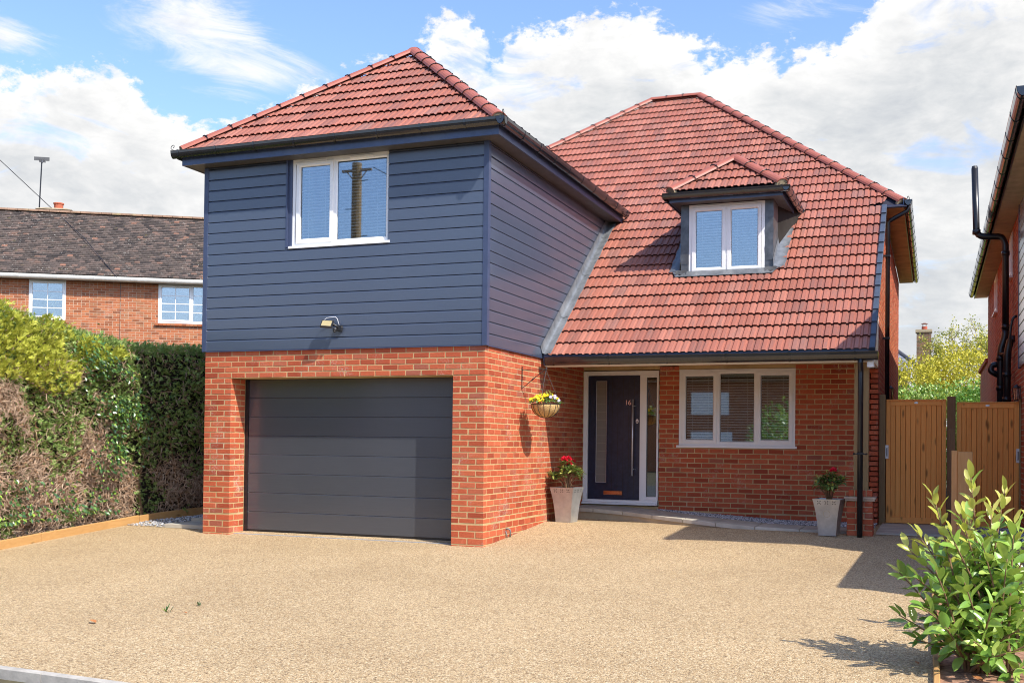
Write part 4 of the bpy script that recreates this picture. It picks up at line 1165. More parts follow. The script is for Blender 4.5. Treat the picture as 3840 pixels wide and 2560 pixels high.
for k in range(14):
    a = 2*PI*k/14; mb.tube([bc+Vector((br*math.cos(t)*math.cos(a), br*math.cos(t)*math.sin(a), -.187*math.sin(t))) for t in [i*PI/2/8 for i in range(9)]], .0035, 5)
mb.tube([bc+Vector((br*math.cos(2*PI*i/24), br*math.sin(2*PI*i/24), 0)) for i in range(25)], .005, 5)
mb.build('wire_frame', IRON, bk_)
mb = MB()
hk = Vector((.352, yb, 2.235))
for k in range(3):
    a = 2*PI*k/3+.5; e = bc+Vector((br*math.cos(a), br*math.sin(a), 0)); n = 26
    for i in range(n):
        p0 = hk.lerp(e, i/n); p1 = hk.lerp(e, (i+.85)/n); mb.tube([p0, p1], [.0035, .0035], 4)
mb.tube([hk+Vector((0, 0, .03)), hk+Vector((.014, 0, .015)), hk, hk+Vector((-.01, 0, .0))], .004, 5)
mb.build('chain', IRON, bk_)
def leafblade(L, Wd, fold=.25, curl=.2, n=4):
    """a leaf along +Y, folded along the midrib"""
    vs = [(0, 0, 0)]; fs = []
    for i in range(1, n):
        t = i/n; w = Wd*.5*math.sin(PI*t**.85); z = -curl*L*t*t
        vs += [(-w, L*t, z+w*fold), (0, L*t, z), (w, L*t, z+w*fold)]
    vs.append((0, L, -curl*L))
    fs += [(0, 2, 1), (0, 3, 2)]
    for i in range(n-2):
        a = 1+3*i; fs += [(a, a+1, a+4, a+3), (a+1, a+2, a+5, a+4)]
    a = 1+3*(n-2); e = len(vs)-1; fs += [(a, a+1, e), (a+1, a+2, e)]
    return vs, fs
def orient(d, roll=0., up=Z_):
    d = Vector(d).normalized(); x = d.cross(up)
    if x.length < 1e-3: x = Vector((1, 0, 0))
    x.normalize(); z = x.cross(d)
    m = frame(Vector((0, 0, 0)), x, d, z)
    return m @ Matrix.Rotation(roll, 4, 'Y')
mb = MB()
rb = random.Random(4)
for k in range(170):
    a = rb.uniform(0, 2*PI); e = rb.uniform(-.1, 1.1); r_ = br*rb.uniform(.25, 1.05)
    p = bc+Vector((r_*math.cos(a), r_*math.sin(a), .02+.05*(1-(r_/br)**2)*rb.uniform(.6, 1.4)+rb.uniform(-.02, .02)))
    dd = Vector((math.cos(a)*rb.uniform(.3, 1), math.sin(a)*rb.uniform(.3, 1), rb.uniform(-.3, .9)))
    M_ = Matrix.Translation(p) @ orient(dd, rb.uniform(-.6, .6)); vs, fs = leafblade(rb.uniform(.04, .06), rb.uniform(.02, .03)); mb.add([M_ @ Vector(v) for v in vs], fs)
mb.build('foliage', leaf_mat('pansy_leaf', [(0, (.04, .12, .03)), (.5, (.10, .24, .06)), (1, (.22, .36, .12))], .5, .3, .2), bk_)
mb = MB()
for c in ((-.07, 0, .10), (.06, .03, .12), (.10, -.06, .09), (.0, .06, .11)):
    for k in range(16):
        a = rb.uniform(0, 2*PI); dd = Vector((math.cos(a)*.7, math.sin(a)*.7, rb.uniform(.2, 1.2)))
        p = bc+Vector(c)+Vector((0, 0, -.06+k*.006)); M_ = Matrix.Translation(p) @ orient(dd, rb.uniform(-.3, .3)); vs, fs = leafblade(rb.uniform(.05, .075), .022); mb.add([M_ @ Vector(v) for v in vs], fs)
mb.build('variegated_shoots', leaf_mat('yellow_edged_leaf', [(0, (.20, .26, .05)), (.5, (.48, .46, .10)), (1, (.62, .58, .2))], .45, .3, .2), bk_)
def flower(p, d, s_, par, mat, eye=True):
    mb = MB(); M_ = Matrix.Translation(p) @ orient(d)
    # d along local Y: petals in the local XZ plane
    for k in range(5):
        a = 2*PI*k/5+.3; c = Vector((math.cos(a), 0, math.sin(a)))*s_*.45; pts = []
        for i in range(7):
            b = 2*PI*i/7; pts.append(M_ @ (c+Vector((math.cos(b)*s_*.42, .004*math.cos(b*2), math.sin(b)*s_*.42))+Vector((0, .006*k/5, 0))))
        mb.add([M_ @ (c+Vector((0, -.004, 0)))]+pts, [(0, 1+i, 1+(i+1) % 7) for i in range(7)])
    return mb.build('flower', mat, par)
YEL = plain('yellow_petal', (.85, .62, .02), .6, .2, 80, .1); ORA = plain('orange_petal', (.85, .28, .04), .6, .2, 80, .1); LIL = plain('lilac_petal', (.62, .55, .78), .6, .2, 80, .15); REDP = plain('crimson_petal', (.62, .015, .04), .5, .3, 60, .2)
for k in range(64):
    a = rb.uniform(-PI, .2) if k < 46 else rb.uniform(0, PI); r_ = br*rb.uniform(.45, 1.12)
    p = bc+Vector((r_*math.cos(a), r_*math.sin(a), .045+.07*(1.1-(r_/br)**2)+rb.uniform(-.015, .025)))
    u = (p-bc).x/br
    mat = LIL if u > .35 and rb.random() < .75 else YEL
    flower(p, Vector((math.cos(a)*.5, -.8, .5)), .025, bk_, mat)
flower(bc+Vector((-.02, -.19, .03)), Vector((0, -1, .2)), .026, bk_, ORA)

# lanterns
def lantern(p, label, n):
    t = thing('wall_lantern', label, 'lantern', p); p = Vector(p)
    mb = MB(); mb.box(p.x-.055*n, p.y-.012, p.z-.06, p.x-.045*n, p.y+.012, p.z+.12); mb.tube([(p.x-.045*n, p.y, p.z+.1), (p.x, p.y, p.z+.13)], .007, 6); mb.build('bracket', IRON, t)
    mb = MB(); mb.tube([(p.x, p.y, p.z+.10), (p.x, p.y, p.z+.13), (p.x, p.y, p.z+.145)], [.055, .02, .006], 6); mb.tube([(p.x, p.y, p.z+.09), (p.x, p.y, p.z+.10)], .058, 6)
    mb.tube([(p.x, p.y, p.z-.09), (p.x, p.y, p.z-.075)], [.03, .035], 6)
    for k in range(6):
        a = 2*PI*k/6; mb.tube([(p.x+.035*math.cos(a), p.y+.035*math.sin(a), p.z-.075), (p.x+.052*math.cos(a), p.y+.052*math.sin(a), p.z+.09)], .004, 4)
    mb.build('cage', IRON, t)
    mb = MB(); mb.tube([(p.x, p.y, p.z-.074), (p.x, p.y, p.z+.089)], [.031, .047], 6, caps=False); mb.build('glass', GLASS, t)
lantern((4.61, 5.95, 2.10), 'black wall lantern beside the downpipe on the right side of the house', 1)

# ================================================================== PATH TO THE DOOR
path = kind(MB().build('porch_path', SAND), 'structure')
def slabpoly(pts, ztop, zb, par=path, mat=PAVE, name='slab'):
    """pts CCW top outline with own z"""
    n = len(pts); a = [Vector((x, y, ztop(x, y))) for x, y in pts]; mb = MB()
    c = sum(a, Vector())/n; tops = [p+(c-p).normalized()*.006 for p in a]; mids = [p-Z_*.006 for p in a]; bots = [p-Z_*zb for p in a]
    mb.add(tops+mids+bots, [tuple(range(n))]+[(i, n+i, n+(i+1) % n, (i+1) % n) for i in range(n)]+[(n+i, 2*n+i, 2*n+(i+1) % n, n+(i+1) % n) for i in range(n)])
    return mb.build(name, mat, par)
# outer edge of the curved path and its height: a step at the door, flush with the drive further right
outer = [(.015, 3.30), (.45, 3.22), (.95, 3.08), (1.45, 2.88), (1.95, 2.66), (2.45, 2.50), (3.0, 2.40), (3.6, 2.35), (4.21, 2.33)]
inner = [(.015, 4.09), (.45, 4.09), (.95, 4.09), (1.45, 3.86), (1.95, 3.58), (2.45, 3.36), (3.0, 3.22), (3.6, 3.12), (4.21, 3.10)]
def pz(x, y): return .262-.13*max(0, min(1, (x-.6)/2.6))
for i in range(len(outer)-1):
    if i % 1 == 0:
        a, b = outer[i], outer[i+1]; c, d_ = inner[i+1], inner[i]
        g = .006
        slabpoly([(a[0]+g, a[1]), (b[0]-g, b[1]), (c[0]-g, c[1]), (d_[0]+g, d_[1])], pz, .055)
        if i < 5: slabpoly([(a[0]+g, a[1]+.03), (b[0]-g, b[1]+.03), (b[0]-g, b[1]+.12), (a[0]+g, a[1]+.12)], lambda x, y: pz(x, y)-.062, .14, name='riser')
mbf = MB(); n = len(outer)
vs = [(x, y+.02, pz(x, y)-.012) for x, y in outer]+[(x, 4.10, pz(x, y)-.012) for x, y in inner]; vs2 = [(x, y, -.1) for x, y, z in vs]
mbf.add(vs+vs2, [(i, i+1, n+i+1, n+i) for i in range(n-1)]+[(2*n+i, i, i+1, 2*n+i+1) for i in range(n-1)]); kind(mbf.build('path_bed', SAND), 'structure')
def reg2():
    while True:
        x = R.uniform(1.25, 4.5); 
        for (a, b) in zip(inner, inner[1:]):
            if a[0] <= x <= b[0]:
                yi = a[1]+(b[1]-a[1])*(x-a[0])/(b[0]-a[0]); break
        else: yi = 3.1
        return x, R.uniform(yi+.005, 4.1), pz(x, 0)-.004
pebbles('pebbles_along_porch_wall', '', reg2, 5200)
def slab_row(x0, x1, y0, y1, z, nx, ny):
    for i in range(nx):
        for j in range(ny):
            B('slab', PAVE, path, (x0+(x1-x0)*i/nx+.005, y0+(y1-y0)*j/ny+.005, z-.05, x0+(x1-x0)*(i+1)/nx-.005, y0+(y1-y0)*(j+1)/ny-.005, z), bev=.003)
slab_row(4.56, 5.44, 2.36, 4.3, .125, 1, 2)
pebbles('pebbles_by_gate', '', lambda: (R.uniform(5.45, 6.4), R.uniform(1.9, 4.3), .112), 2600)
strip('gate_yard', GRAVEL, [[(4.5, 2.3), (6.42, 2.3), (6.42, 4.9), (4.5, 4.9)]], .004)

# ================================================================== POTS WITH RHODODENDRONS
GALV = plain('galvanised_zinc', (.42, .42, .41), .38, .5, 5, .22, .12, 20., metal=.55, dirt=(.55, .52, .46))
def pot(loc, rot, s, label, ring=False):
    Mp = Matrix.Translation(loc) @ Matrix.Rotation(rot, 4, 'Z')
    t = thing('zinc_planter', label, 'planter', loc, 'square zinc planters')
    Hh = .475*s
    prof = [(0, .112*s), (.15, .118*s), (.35, .126*s), (.55, .137*s), (.75, .152*s), (.9, .167*s), (1., .178*s)]
    mb = MB(); vs = []
    for z, h in prof: vs += [(-h, -h, z*Hh), (h, -h, z*Hh), (h, h, z*Hh), (-h, h, z*Hh)]
    fs = [(4*i+k, 4*i+(k+1) % 4, 4*i+4+(k+1) % 4, 4*i+4+k) for i in range(len(prof)-1) for k in range(4)]+[(3, 2, 1, 0)]
    h = prof[-1][1]; b = len(vs); hi = h-.012
    vs += [(-hi, -hi, Hh), (hi, -hi, Hh), (hi, hi, Hh), (-hi, hi, Hh), (-hi*.92, -hi*.92, Hh*.86), (hi*.92, -hi*.92, Hh*.86), (hi*.92, hi*.92, Hh*.86), (-hi*.92, hi*.92, Hh*.86)]
    fs += [(b-4+k, b-4+(k+1) % 4, b+(k+1) % 4, b+k) for k in range(4)]+[(b+k, b+(k+1) % 4, b+4+(k+1) % 4, b+4+k) for k in range(4)]
    mb.add([Mp @ Vector(v) for v in vs], fs); mb.build('pot_body', GALV, t)
    mb = MB(); q = hi*.92-.001; mb.box(-q, -q, Hh*.84, q, q, Hh*.86, M=Mp); mb.build('compost', SOIL, t)
    mb = MB()
    for face in range(4):
        Mr = Mp @ Matrix.Rotation(face*PI/2, 4, 'Z')
        for c in (-.095*s, 0, .095*s):
            for k in range(4):
                a = PI/4+k*PI/2
                cx, cz = c+.020*s*math.cos(a), Hh*.905+.020*s*math.sin(a)
                hh = .167*s+(cz/Hh-.9)*.11*s
                pts = []
                for i in range(8):
                    b_ = 2*PI*i/8; lx, lz = .013*s*math.cos(b_), .005*s*math.sin(b_)
                    px_, pz_ = cx+lx*math.cos(a)-lz*math.sin(a), cz+lx*math.sin(a)+lz*math.cos(a)
                    pts.append(Mr @ Vector((px_, -(.167*s+(pz_/Hh-.9)*.11*s)-.0012, pz_)))
                mb.add(pts, [tuple(range(8))])
    mb.build('cut_out_pattern', BLACK, t)
    if ring:
        mb = MB(); vs = []
        for i in range(24):
            a = 2*PI*i/24
            for rr_ in (.040, .046):
                z = Hh*.60+rr_*s*math.sin(a); hh = np.interp(z/Hh, [p[0] for p in prof], [p[1] for p in prof])
                vs.append(Mp @ Vector((rr_*s*math.cos(a), -hh-.0015, z)))
        mb.add(vs, [(2*i, 2*((i+1) % 24), 2*((i+1) % 24)+1, 2*i+1) for i in range(24)]); mb.build('embossed_ring', plain('worn_zinc', (.36, .32, .24), .5, .4, 20, .2), t)
    return t, Hh
def rhodo(loc, label, seed, n_flow, Hh=.46, Rr=.25, lab2=None):
    rr_ = random.Random(seed); t = thing('rhododendron', label, 'potted plant', loc); L0 = Vector(loc)
    LM = []
    for k in range(5):
        mb = MB(); mb.add(*leafblade(rr_.uniform(.10, .135), rr_.uniform(.028, .038), .3, rr_.uniform(.1, .35), 5)); me = mb.mesh('leaf'); me.materials.append(RHOD); me.shade_smooth(); LM.append(me)
    stems = MB(); tips = []
    for k in range(19):
        a = 2*PI*k/19+rr_.uniform(-.3, .3); rad = Rr*rr_.uniform(.15, 1.); hh = Hh*(1-.45*(rad/Rr)**2)*rr_.uniform(.8, 1.05)
        e = L0+Vector((rad*math.cos(a), rad*math.sin(a), hh)); mid = L0+Vector((rad*.35*math.cos(a), rad*.35*math.sin(a), hh*.5))
        stems.tube([L0+Vector((0, 0, -.06)), mid, e], [.008, .006, .004], 5); tips.append((e, (e-mid).normalized()))
    stems.build('stem', BARK, t)
    nleaf = 0
    for j, (e, dr) in enumerate(tips):
        for k in range(15):
            a = 2.4*k+rr_.uniform(-.2, .2); back = (k//5)*.035
            side = Vector((math.cos(a), math.sin(a), 0)); dd = side+dr*rr_.uniform(-.1, .9)+Vector((0, 0, rr_.uniform(-.4, .35)))
            M_ = Matrix.Translation(e-dr*back+Z_*.0) @ orient(dd, rr_.uniform(-.4, .4)) @ Matrix.Scale(rr_.uniform(.75, 1.1), 4)
            link(bpy.data.objects.new('leaf', rr_.choice(LM)), t, M_)
    order = sorted(tips, key=lambda q: -(q[0].z-L0.z)-(.35*abs((q[0]-L0).x)))
    bud = MB()
    for i, (e, dr) in enumerate(order):
        if i < n_flow:
            fm = MB()
            for k in range(22):
                a = 2.4*k; el_ = 1-(k/22)*1.1; dd = Vector((math.cos(a)*math.sqrt(max(0, 1-el_*el_)), math.sin(a)*math.sqrt(max(0, 1-el_*el_)), el_))
                M_ = Matrix.Translation(e+dr*.025+dd*.018) @ orient(dd); vs, fs = leafblade(.042, .034, -.5, -.1, 3); fm.add([M_ @ Vector(v) for v in vs], fs)
            fm.build('flower_head', REDP, t)
        else:
            for k in range(7):
                a = 2.4*k; M_ = Matrix.Translation(e+dr*.01) @ orient(dr*1.4+Vector((math.cos(a), math.sin(a), 0))*.4); vs, fs = leafblade(.055, .014, .4, .05, 3); bud.add([M_ @ Vector(v) for v in vs], fs)
    bud.build('new_growth', leaf_mat('rhodo_bud'+str(seed), [(0, (.30, .34, .07)), (.5, (.46, .46, .12)), (1, (.55, .50, .2))], .4, .3, .2), t)
    return t
p1 = (.285, 2.45, gz(2.45)+.002)
_, h1 = pot(p1, math.radians(-6.6), 1.06, 'zinc planter against the sunlit brick wall beside the front door')
rhodo((p1[0], p1[1], p1[2]+h1*.86), 'rhododendron with several bright red blooms in the planter by the front door', 11, 5)
p2 = (4.0, 2.12, gz(2.12)+.002)
_, h2 = pot(p2, math.radians(-7), 1.0, 'shaded zinc planter with a faint round mark beside the porch post', True)
rhodo((p2[0], p2[1], p2[2]+h2*.86), 'rhododendron with dark leaves and one wilting red bloom beside the porch post', 23, 1, .40, .22)

# ================================================================== GATES AND POSTS
def post(name, x0, y0, x1, y1, z0, z1, mat, label, cat='post', grp=None, bev=.004):
    mb = MB(); mb.box(x0, y0, z0, x1, y1, z1); o = mb.build(name, mat)
    bmm = bmesh.new(); bmm.from_mesh(o.data); bmesh.ops.bevel(bmm, geom=bmm.edges[:], offset=bev, segments=1, affect='EDGES'); bmm.to_mesh(o.data); bmm.free()
    return tag(o, label, cat, grp)
GY = 4.35
post('gate_post', 4.516, GY-.04, 4.602, GY+.06, -.2, 2.02, POSTW, 'weathered timber gate post against the house corner', 'gate post', 'posts of the two side gates')
post('gate_post', 5.445, GY-.05, 5.560, GY+.05, -.2, 1.99, OLDW, 'dark brown timber gate post between the two orange gates', 'gate post', 'posts of the two side gates')
post('gate_post', 6.396, GY-.04, 6.417, GY+.06, -.2, 1.97, POSTW, 'weathered gate post against the neighbouring brick wall', 'gate post', 'posts of the two side gates')
def gate(x0, x1, z0, z1, label, latch_left):
    g = thing('timber_gate', label, 'gate', ((x0+x1)/2, GY, z0), 'closeboard side gates')
    fw_ = .062
    B('top_rail', GATEW, g, (x0+fw_, GY-.012, z1-.075, x1-fw_, GY+.03, z1-.004), bev=.003)
    B('bottom_rail', GATEW, g, (x0+fw_, GY-.012, z0, x1-fw_, GY+.03, z0+.085), bev=.003)
    B('top_cap', GATEW, g, (x0, GY-.03, z1-.003, x1, GY+.035, z1+.012), bev=.002)
    B('stile', GATEW, g, (x0, GY-.013, z0, x0+fw_-.001, GY+.03, z1-.004), bev=.003); B('stile', GATEW, g, (x1-fw_+.001, GY-.013, z0, x1, GY+.03, z1-.004), bev=.003)
    n = 10; w = (x1-x0-2*fw_)/n
    for k in range(n):
        a = x0+fw_+k*w; mb = MB()
        mb.prism([(0, .024), (0, .003), (.003, -.004), (w-.008, .006), (w-.004, .012), (w-.004, .024)], frame(Vector((a, GY, 0)), X_, Y_, Z_), z0+.086, z1-.076)
        mb.build('plank', GATEW, g)
    B('light_stop_board', OLDW, g, (x0+.02, GY+.031, z0+.02, x1-.02, GY+.036, z1-.02))  # added dark sheet that blocks bright slits between the planks
    mb = MB(); mb.prism([(.028*math.cos(2*PI*i/14), .014*math.sin(2*PI*i/14)) for i in range(14)], frame(Vector(((x0+x1)/2, GY-.0125, z1-.037)), X_, Z_, -Y_), 0, .004); mb.build('oval_badge', STEEL, g)
    if latch_left: xa = x0-.012
    else: xa = x1-.035
    zl = z0+1.04
    B('latch_plate', STEEL, g, (xa, GY-.020, zl-.10, xa+.047, GY-.0135, zl+.10), bev=.002)
    lm_ = MB(); lm_.tube([(xa+.024, GY-.022, zl-.06), (xa+.024, GY-.045, zl-.045), (xa+.024, GY-.045, zl+.045), (xa+.024, GY-.022, zl+.06)], .006, 6); lm_.build('latch_handle', IRON, g)
gate(4.612, 5.436, .135, 1.937, 'orange timber side gate next to the house, latch on its house side', True)
gate(5.573, 6.390, .105, 1.895, 'orange timber side gate next to the neighbouring house, partly behind the laurel', False)
post('boundary_post', 5.46, 3.3, 5.54, 3.4, -.1, 1.50, OLDW, 'dark timber boundary post standing in front of the middle gate post')
post('stub_post', 5.475, 2.0, 5.54, 2.12, -.1, 1.215, NEWW, 'slim orange timber board fixed to the left of the short boundary post')
post('stub_post', 5.545, 1.93, 5.715, 2.03, -.1, 1.20, NEWW, 'short freshly cut orange timber post in front of the gates')

# ================================================================== RIGHT NEIGHBOUR
RN = thing('neighbouring_house', 'red brick house cut by the right picture edge with pipes on its side wall', 'house', (6.42, 5, 0))
NX = 6.42; NE = 14.6; NCY = 4.48; NS = 4.74
nw = B('side_wall', MORTAR2, RN, (NX+m_, NCY, -.3, NX+.3, NE, 4.82), (NX+m_, .0, -.3, NX+.3, NCY, 2.42))
ext = B('rear_extension', MORTAR2, RN, (NX+m_, NE, -.3, NX+3, 18.8, 3.22))
B('coping', BRICK, ext, (NX-.05, NE, 3.23, NX+.3, 18.85, 3.32))
NB = Bricks()
def nbrun(y0, y1, z0, z1, holes, par):
    n = 0; z = z0
    while z < z1:
        y = y0-(.1125 if n % 2 else 0)
        while y < y1:
            a, b = max(y, y0), min(y+.213, y1)
            ok = True
            for h in holes:
                if b > h[0] and a < h[1] and z+.06 > h[2] and z < h[3]: ok = False
            if ok: NB.add(NX, NX+.08, a, b, z+.005, z+.069, par)
            y += .225
        z += .0754; n += 1
NW = [(6.35, 6.85, 4.0, 4.7), (10.7, 11.5, 3.95, 4.7)]
nbrun(NCY, NE, 0.0, NS, NW, nw); nbrun(1.5, NCY, 0.0, 2.4, [], nw); nbrun(NE, 18.8, 1.5, 3.22, [], ext)
NB.build(BRICK, 300)
for y0, y1, z0, z1 in NW:
    window(RN, (NX-.01, y1, z0), (0, -1, 0), (-1, 0, 0), y1-y0, z1-z0, [(.05, y1-y0-.05, True)], 'side_window', slats=False, vents=False, room=True)
nc = B('upper_wall', TRIM, RN, (NX, 0, 2.42, NX+.3, NCY, NS))
z = 2.40
SKYCLAD = clad_mat('cladding_sky_sheen', (.16, .17, .19), .32)  # sky reflection at grazing angle put into a paler base colour
while z < NS-.05:
    plank((NX, 0, 0), (0, 1, 0), (-1, 0, 0), 0, NCY, z, min(z+.15, NS), SKYCLAD, nc); z += .15
B('corner_trim', TRIM, nc, (NX-.036, NCY+.001, 2.39, NX+.0, NCY+.04, NS))
B('front_wall', BRICK, RN, (NX, .01, -.3, 12.5, .25, 2.4), (NX+.02, -2.5, -.3, 9.4, .0, 2.26))  # second box: unseen low block added to cast the driveway shadow
B('front_upper_wall', SKYCLAD, RN, (NX+.3, .02, 2.42, 10.9, .3, NS))
nroof = solid_plane('roof', [(6.13, -.72, 4.86), (6.13, 14.9, 4.86), (8.9, 12.1, 7.0), (8.9, 2.4, 7.0)], TILE, RN, .08)
solid_plane('roof_deck', [(6.13, -.72, 4.86), (11.7, -.72, 4.86), (8.9, 2.4, 7.0)], TILE, nroof, .08)
solid_plane('shadow_block_deck', [(6.45, -2.6, 2.36), (9.5, -2.6, 2.36), (9.5, -.0, 2.36), (6.45, -.0, 2.36)], TILE, nroof, .08)  # flat lid of the added unseen block, levelled to shape its shadow
B('soffit', plain('pale_soffit', (.42, .34, .22), .6, .3, 4, .25, dirt=(.3, .3, .16)), nroof, (6.15, -.70, NS+.005, NX-.001, 14.85, NS+.025))
B('fascia', BLACK, nroof, (6.13, -.72, NS, 6.149, 14.9, 4.87))
gutter((6.07, -.78, 4.84), (6.07, 14.7, 4.84), (-1, 0, 0), nroof, .06, .8)
def pipe(name, pts, r, label=None, par=RN, collars=()):
    P = [Vector(p) for p in pts]; q = [P[0]]
    for a, b, c in zip(P, P[1:], P[2:]):
        l = min(.12, (b-a).length*.45, (c-b).length*.45); s1 = b+(a-b).normalized()*l; s2 = b+(c-b).normalized()*l
        for t in (0, .25, .5, .75, 1): q.append(s1*(1-t)**2+b*2*t*(1-t)+s2*t*t)
    q.append(P[-1]); mb = MB(); mb.tube(q, r, 12)
    for c in collars: mb.tube([(c[0], c[1], c[2]-.035), (c[0], c[1], c[2]+.035)], r*1.22, 12)
    return mb.build(name, BLACK, par, smooth=True)
pY = 6.0
pipe('soil_vent_pipe', [(5.849, pY, 5.67), (5.881, pY, 4.59), (6.246, pY, 4.57), (6.298, pY, 4.45), (6.307, pY, 3.08)], .05, collars=[(5.88, pY, 4.66), (6.30, pY, 4.30), (6.307, pY, 3.15)])
mb = MB(); mb.tube([(5.849, pY, 5.67), (5.848, pY, 5.71)], [.051, .041], 10); mb.build('vent_cowl', IRON, RN)
pipe('soil_stack', [(6.307, pY, 3.10), (6.293, pY, 2.97), (6.237, pY, 2.80), (6.237, pY, 0)], .053, collars=[(6.237, pY, 2.66), (6.237, pY, 2.19), (6.237, pY, 1.77)])
pipe('soil_branch', [(6.43, pY-.3, 2.94), (6.36, pY-.3, 2.92), (6.315, pY-.3, 2.72), (6.31, pY-.3, 0)], .053, collars=[(6.31, pY-.3, 2.38), (6.31, pY-.3, 2.0)])
pipe('waste_elbow', [(6.228, pY+.02, 2.57), (6.115, pY+.02, 2.555), (6.086, pY+.0, 2.46), (6.20, pY+.0, 2.395)], .046)
pipe('waste_pipe', [(6.42, 5.3, 3.24), (6.36, 5.3, 3.20), (6.33, 5.3, 3.02), (6.33, 5.3, 2.6)], .02)
pipe('crossing_pipe', [(6.237, pY-.05, 2.72), (6.31, pY-.3, 2.70)], .03)
lantern((6.35, 4.25, 2.01), 'black wall lantern on the neighbouring house at the right picture edge', -1)

# ================================================================== LEFT NEIGHBOUR
th = math.radians(32); LU = Vector((math.cos(th), math.sin(th), 0)); LN = Vector((math.sin(th), -math.cos(th), 0)); P0 = Vector((-18.156, 13.168, 0))
ML = frame(P0, LU, -LN, Z_)       # local: x along wall, y into the house, z up
LH = thing('older_brick_house', 'older brick house with mossy brown tiled roof behind the hedge', 'house', tuple(P0))
def LB(name, mat, par, *boxes, **k):
    mb = MB()
    for b in boxes: mb.box(*b, M=ML)
    return mb.build(name, mat, par)
LW = [(-2.04, -1.0, 4.76, 5.97), (1.66, 3.9, 4.76, 5.97)]
lw = LB('front_wall', MORTAR2, LH, (-9, m_, 0, 6, .3, 4.70), (-9, m_, 4.70, -2.04, .3, 6.02), (-1.0, m_, 4.70, 1.66, .3, 6.02), (3.9, m_, 4.70, 6, .3, 6.02), (-9, .3, 0, -8.7, 7, 6), (5.7, .3, 0, 6, 7, 6))
LBk = Bricks(ML)
z = 2.9; n = 0
while z < 5.98:
    hd = n % 4 == 3
    x = -4.6-(.1125 if n % 2 else 0)
    while x < 4.5:
        w = .1025 if hd else .215
        a, b = x, x+w
        segs = subtract([(a, b)], [(h[0], h[1]) for h in LW if z+.065 > h[2]-.06 and z < h[3]])
        for p, q in segs: LBk.add(p, q, 0, .05, z+.004, z+.069, lw)
        x += w+.010
    z += .075; n += 1
LBk.build(BRICK2, 300, c=.003)
LB('movement_joint', BLACK, lw, (.55, -.004, 2.5, .562, .0, 5.98))
for h in LW:
    nl = [(.055, h[1]-h[0]-.055, True)] if h[0] < 0 else [(.055, .95, True), (1.01, h[1]-h[0]-.055, False)]
    window(LH, tuple(ML @ Vector((h[0], -.01, h[2]))), tuple(LU), tuple(LN), h[1]-h[0], h[3]-h[2], nl, 'casement_window', sill=False, slats=False, vents=False, bar=(2, 4), fr=.06)
    LB('brick_sill', BRICK2, LH, *[(h[0]-.09+k*.115, -.07, h[2]-.075, h[0]-.09+k*.115+.108, .02, h[2]-.012) for k in range(int((h[1]-h[0]+.18)/.115))])
LB('lintel', CREAM, LH, (-2.2, -.0, 5.98, -.85, .02, 6.04))
vase = MB(); c0 = ML @ Vector((-1.35, .14, 4.84)); vs, fs = lathe([(.0, 0), (.05, .0), (.07, .06), (.035, .16), (.045, .19)], 10); vase.add([Vector(v)+c0 for v in vs], fs)
vo = vase.build('vase', plain('cream_vase', (.7, .66, .55), .4, .5)); tag(vo, 'pale vase inside the left window of the older brick house', 'vase')
fl_ = thing('vase_flowers', 'pale yellow flowers in the vase inside the older house window', 'flowers', tuple(c0+Z_*.19))
mb = MB(); mb2 = MB(); rf = random.Random(3)
for k in range(9):
    e = c0+Z_*(.19+rf.uniform(.2, .48))+LU*rf.uniform(-.3, .35); mb.tube([c0+Z_*.15, c0+Z_*.3+(e-c0)*.3*.5, e], .006, 4)
    for j in range(14):
        M_ = Matrix.Translation(e+Vector((rf.uniform(-.05, .05), rf.uniform(-.04, .04), rf.uniform(-.05, .05)))) @ orient(Vector((rf.uniform(-1, 1), rf.uniform(-1, 1), rf.uniform(-1, 1)))); vs, fs = leafblade(.07, .035); mb2.add([M_ @ Vector(v) for v in vs], fs)
mb.build('stem', STEMM, fl_); mb2.build('bloom', YEL, fl_)
# its roof
le, lr, ld = 6.10, 8.66, 3.5
def oldtile():
    m, N = new('mossy_plain_tile'); p = coords(N, 'pos'); r = rnd(N)
    c = N.ramp(r, [(0, (.04, .034, .032)), (.3, (.075, .06, .052)), (.7, (.11, .085, .072)), (.93, (.15, .105, .085)), (.985, (.19, .115, .085)), (1, (.30, .15, .10))])
    c = N.mix(N.mapr(N.noise(p, 1.2, 5, .6), .4, .7, 0, .5), c, (.07, .055, .045))
    l = N.math('MULTIPLY', N.mapr(N.noise(p, 16, 4, .7), .62, .68), N.mapr(N.noise(p, .8, 3, .6), .36, .56))
    c = N.mix(l, c, (.55, .53, .45)); c = N.mix(N.mapr(N.noise(p, 5, 4, .7), .62, .75, 0, .5), c, (.25, .2, .07))
    finish(N, c, .9, .15, N.noise(p, 50, 4, .6), .4, .005); return m
OT = oldtile()
mbp = MB(); mbp.add([ML @ Vector(p) for p in ((-9.2, -.28, le-.01), (6.2, -.28, le-.01), (6.2, ld, lr-.0), (-9.2, ld, lr-.0), (6.2, ld*2+.3, le), (-9.2, ld*2+.3, le))], [(0, 1, 2, 3), (3, 2, 4, 5)])
lroof = mbp.build('roof', OT, LH)
Ls_ = math.hypot(ld+.28, lr-le); sdir = Vector((0, (ld+.28)/Ls_, (lr-le)/Ls_)); snv = Vector((0, -(lr-le)/Ls_, (ld+.28)/Ls_))
rows = 34; gg = Ls_/rows; tiles = []
for j in range(rows):
    x = -4.9-(.083 if j % 2 else 0)
    while x < 4.6:
        b = Vector((x, -.28, le))+sdir*(gg*j); tiles.append((b, j)); x += .167
